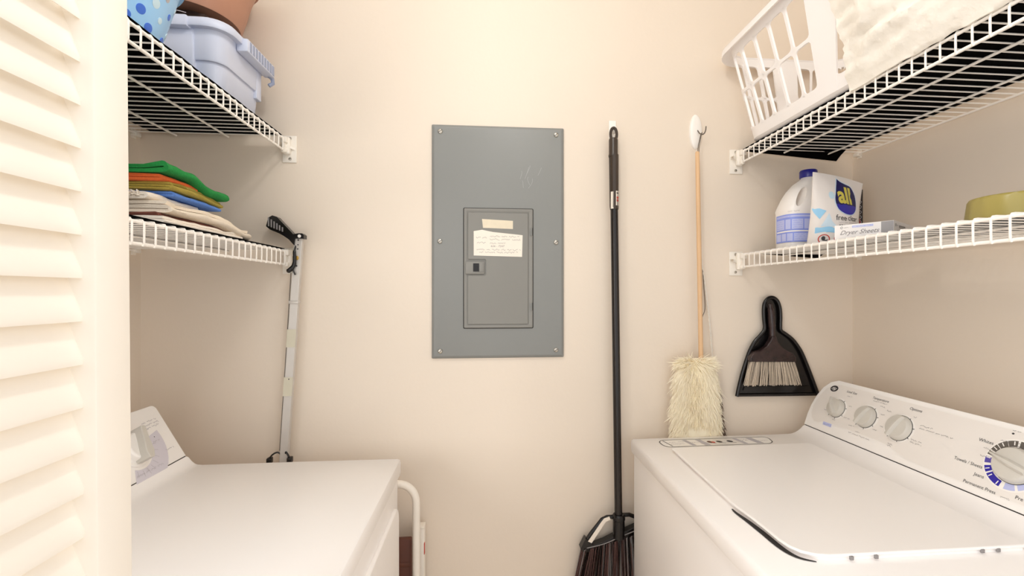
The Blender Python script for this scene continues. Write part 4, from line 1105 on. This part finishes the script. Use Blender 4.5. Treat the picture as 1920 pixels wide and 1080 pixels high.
fan(gm, [(.0, .50), (.10, .50), (.20, .47), (.10, .35), (.02, .44)], pfn, .0010, 5)
fan(gm, [(.24, .44), (.30, .32), (.38, .25), (.12, .25), (.18, .34)], pfn, .0011, 7)
fan(gm, ell(.30, .70, .05, .055, 16), pfn, .0010, 6)
for cx in (.18, .42):
    for i in range(20):
        a0, a1 = 2 * math.pi * i / 20, 2 * math.pi * (i + 1) / 20
        gm.add([pfn(cx + r * math.cos(a), .075 + r * .75 * math.sin(a), .0012) for a in (a0, a1) for r in (.072, .088)], [(0, 1, 3, 2)], 8)
    fan(gm, ell(cx - .01, .085, .03, .03, 12, .6), pfn, .0012, 3); gm.strip([(cx - .02, .06), (cx + .04, .055), (cx + .05, .07)], .014, pfn, .0013, 3)
gm.strip([(.945, .38), (.955, .45), (.962, .50)], .018, pfn, .0012, 3)
obj('printed_artwork', gm, ['navy_ink', 'drop_blue', 'yellow_ink', 'ink_dark', 'ink_pale', 'sky_ink', 'dot_pale', 'pale_sky_ink', 'red_ink'], pb)

pk = thing('carton', 'slim dark red and black carton tucked behind the detergent pouch', 'carton', (.985, 1.17, SL))
kx0, kx1 = .930, .992
pkm = MB().rbox((kx0, 1.143, SL + .0004), (kx1, 1.185, 1.592), .001)
kf = onwall(1.143)
pkm.prism([(kx0 + .001, 1.44), (kx1 - .001, 1.44), (kx1 - .008, 1.515), (kx0 + .001, 1.53)], kf, 0, .0006, 1)
for zz in (1.50, 1.513, 1.526, 1.54, 1.553): pkm.strip([(kx1 - .009, zz), (kx1 - .005, zz + .006), (kx1 - .009, zz + .010)], .0016, kf, .0008, 2)
obj('carton_box', pkm, ['packet_black', 'packet_red', 'ink_pale'], pk)

A_, B_ = Vector((.7868, .9861)), Vector((.8455, .8947)); uu = (B_ - A_).normalized(); vv = Vector((-uu.y, uu.x)); LBx = (B_ - A_).length; WBx = .205; TB = 1.470
if vv.x < 0: vv = -vv
bxf = lambda a, b, c: Vector((A_.x + uu.x * a + vv.x * b, A_.y + uu.y * a + vv.y * b, SL + .0004 + c))
bx = thing('dryer_sheet_box', 'flat white dryer sheet box lying in front of the pouch', 'box', (A_.x, A_.y, SL))
HT = TB - SL
bxm = MB()
vs = [bxf(a, b, c) for c in (0, HT) for a, b in ((0, 0), (LBx, 0), (LBx, WBx), (0, WBx))]
bxm.add(vs, [(3, 2, 1, 0), (4, 5, 6, 7), (0, 1, 5, 4), (1, 2, 6, 5), (2, 3, 7, 6), (3, 0, 4, 7)])
f1 = lambda u, v, h=0: bxf(u, -h, v); f2 = lambda u, v, h=0: bxf(LBx + h, u, v)
bxm.decal([(LBx * .800, .0006), (LBx - .0003, .0006), (LBx - .0003, HT - .0006), (LBx * .800, HT - .0006)], f1, .0004, 1)
bxm.text('Dryer Sheets', .010, .0105, .0135, f1, .0006, 2, .45, sx=1.0)
bxm.decal([(.034, .0245), (.073, .0245), (.073, .0290), (.034, .0290)], f1, .0005, 3); bxm.scrawl(.036, .071, .0255, .002, f1, .0006, 4, 3, .0008)
bxm.strip(ell(.014, .0262, .0022, .0022, 12) , .0007, f1, .0006, 5); bxm.scrawl(.018, .030, .0252, .002, f1, .0005, 2, 9, .0006)
bxm.decal([(.035, .0190), (.080, .0190), (.080, .0245), (.035, .0245)], f2, .0005, 2); bxm.scrawl(.038, .077, .0205, .0024, f2, .0006, 4, 8, .0008)
bxm.strip(ell(.012, .0235, .0024, .0024, 12), .0014, f2, .0006, 5); bxm.scrawl(.017, .030, .0222, .0022, f2, .0006, 2, 10, .0006); bxm.text('Dryer Sheets', .018, .0065, .0105, f2, .0006, 2, .45)
obj('box_carton', bxm, ['box_white', 'foil_grey', 'ink_grey', 'label_pale', 'ring_white', 'ink_dark'], bx)

bw_ = thing('plastic_bowl', 'olive green plastic bowl upside down at the right shelf edge', 'bowl', (.9176, .721, SL))
prf = [(.0715, 0), (.0725, .001), (.0720, .003), (.0675, .042), (.0655, .0465), (.0610, .0478), (.001, .0480)]
rings = []
for r, h in prf:
    ring = []
    for j in range(64):
        q = 2 * math.pi * j / 64; k = 1 + (.010 * math.cos(16 * q) if .002 < h < .045 else 0)
        ring.append((.9176 + r * k * math.cos(q), .721 + r * k * math.sin(q), SL + .0004 + h))
    rings.append(ring)
obj('bowl_shell', MB().loft(rings), 'olive_plastic', bw_, ang=50)
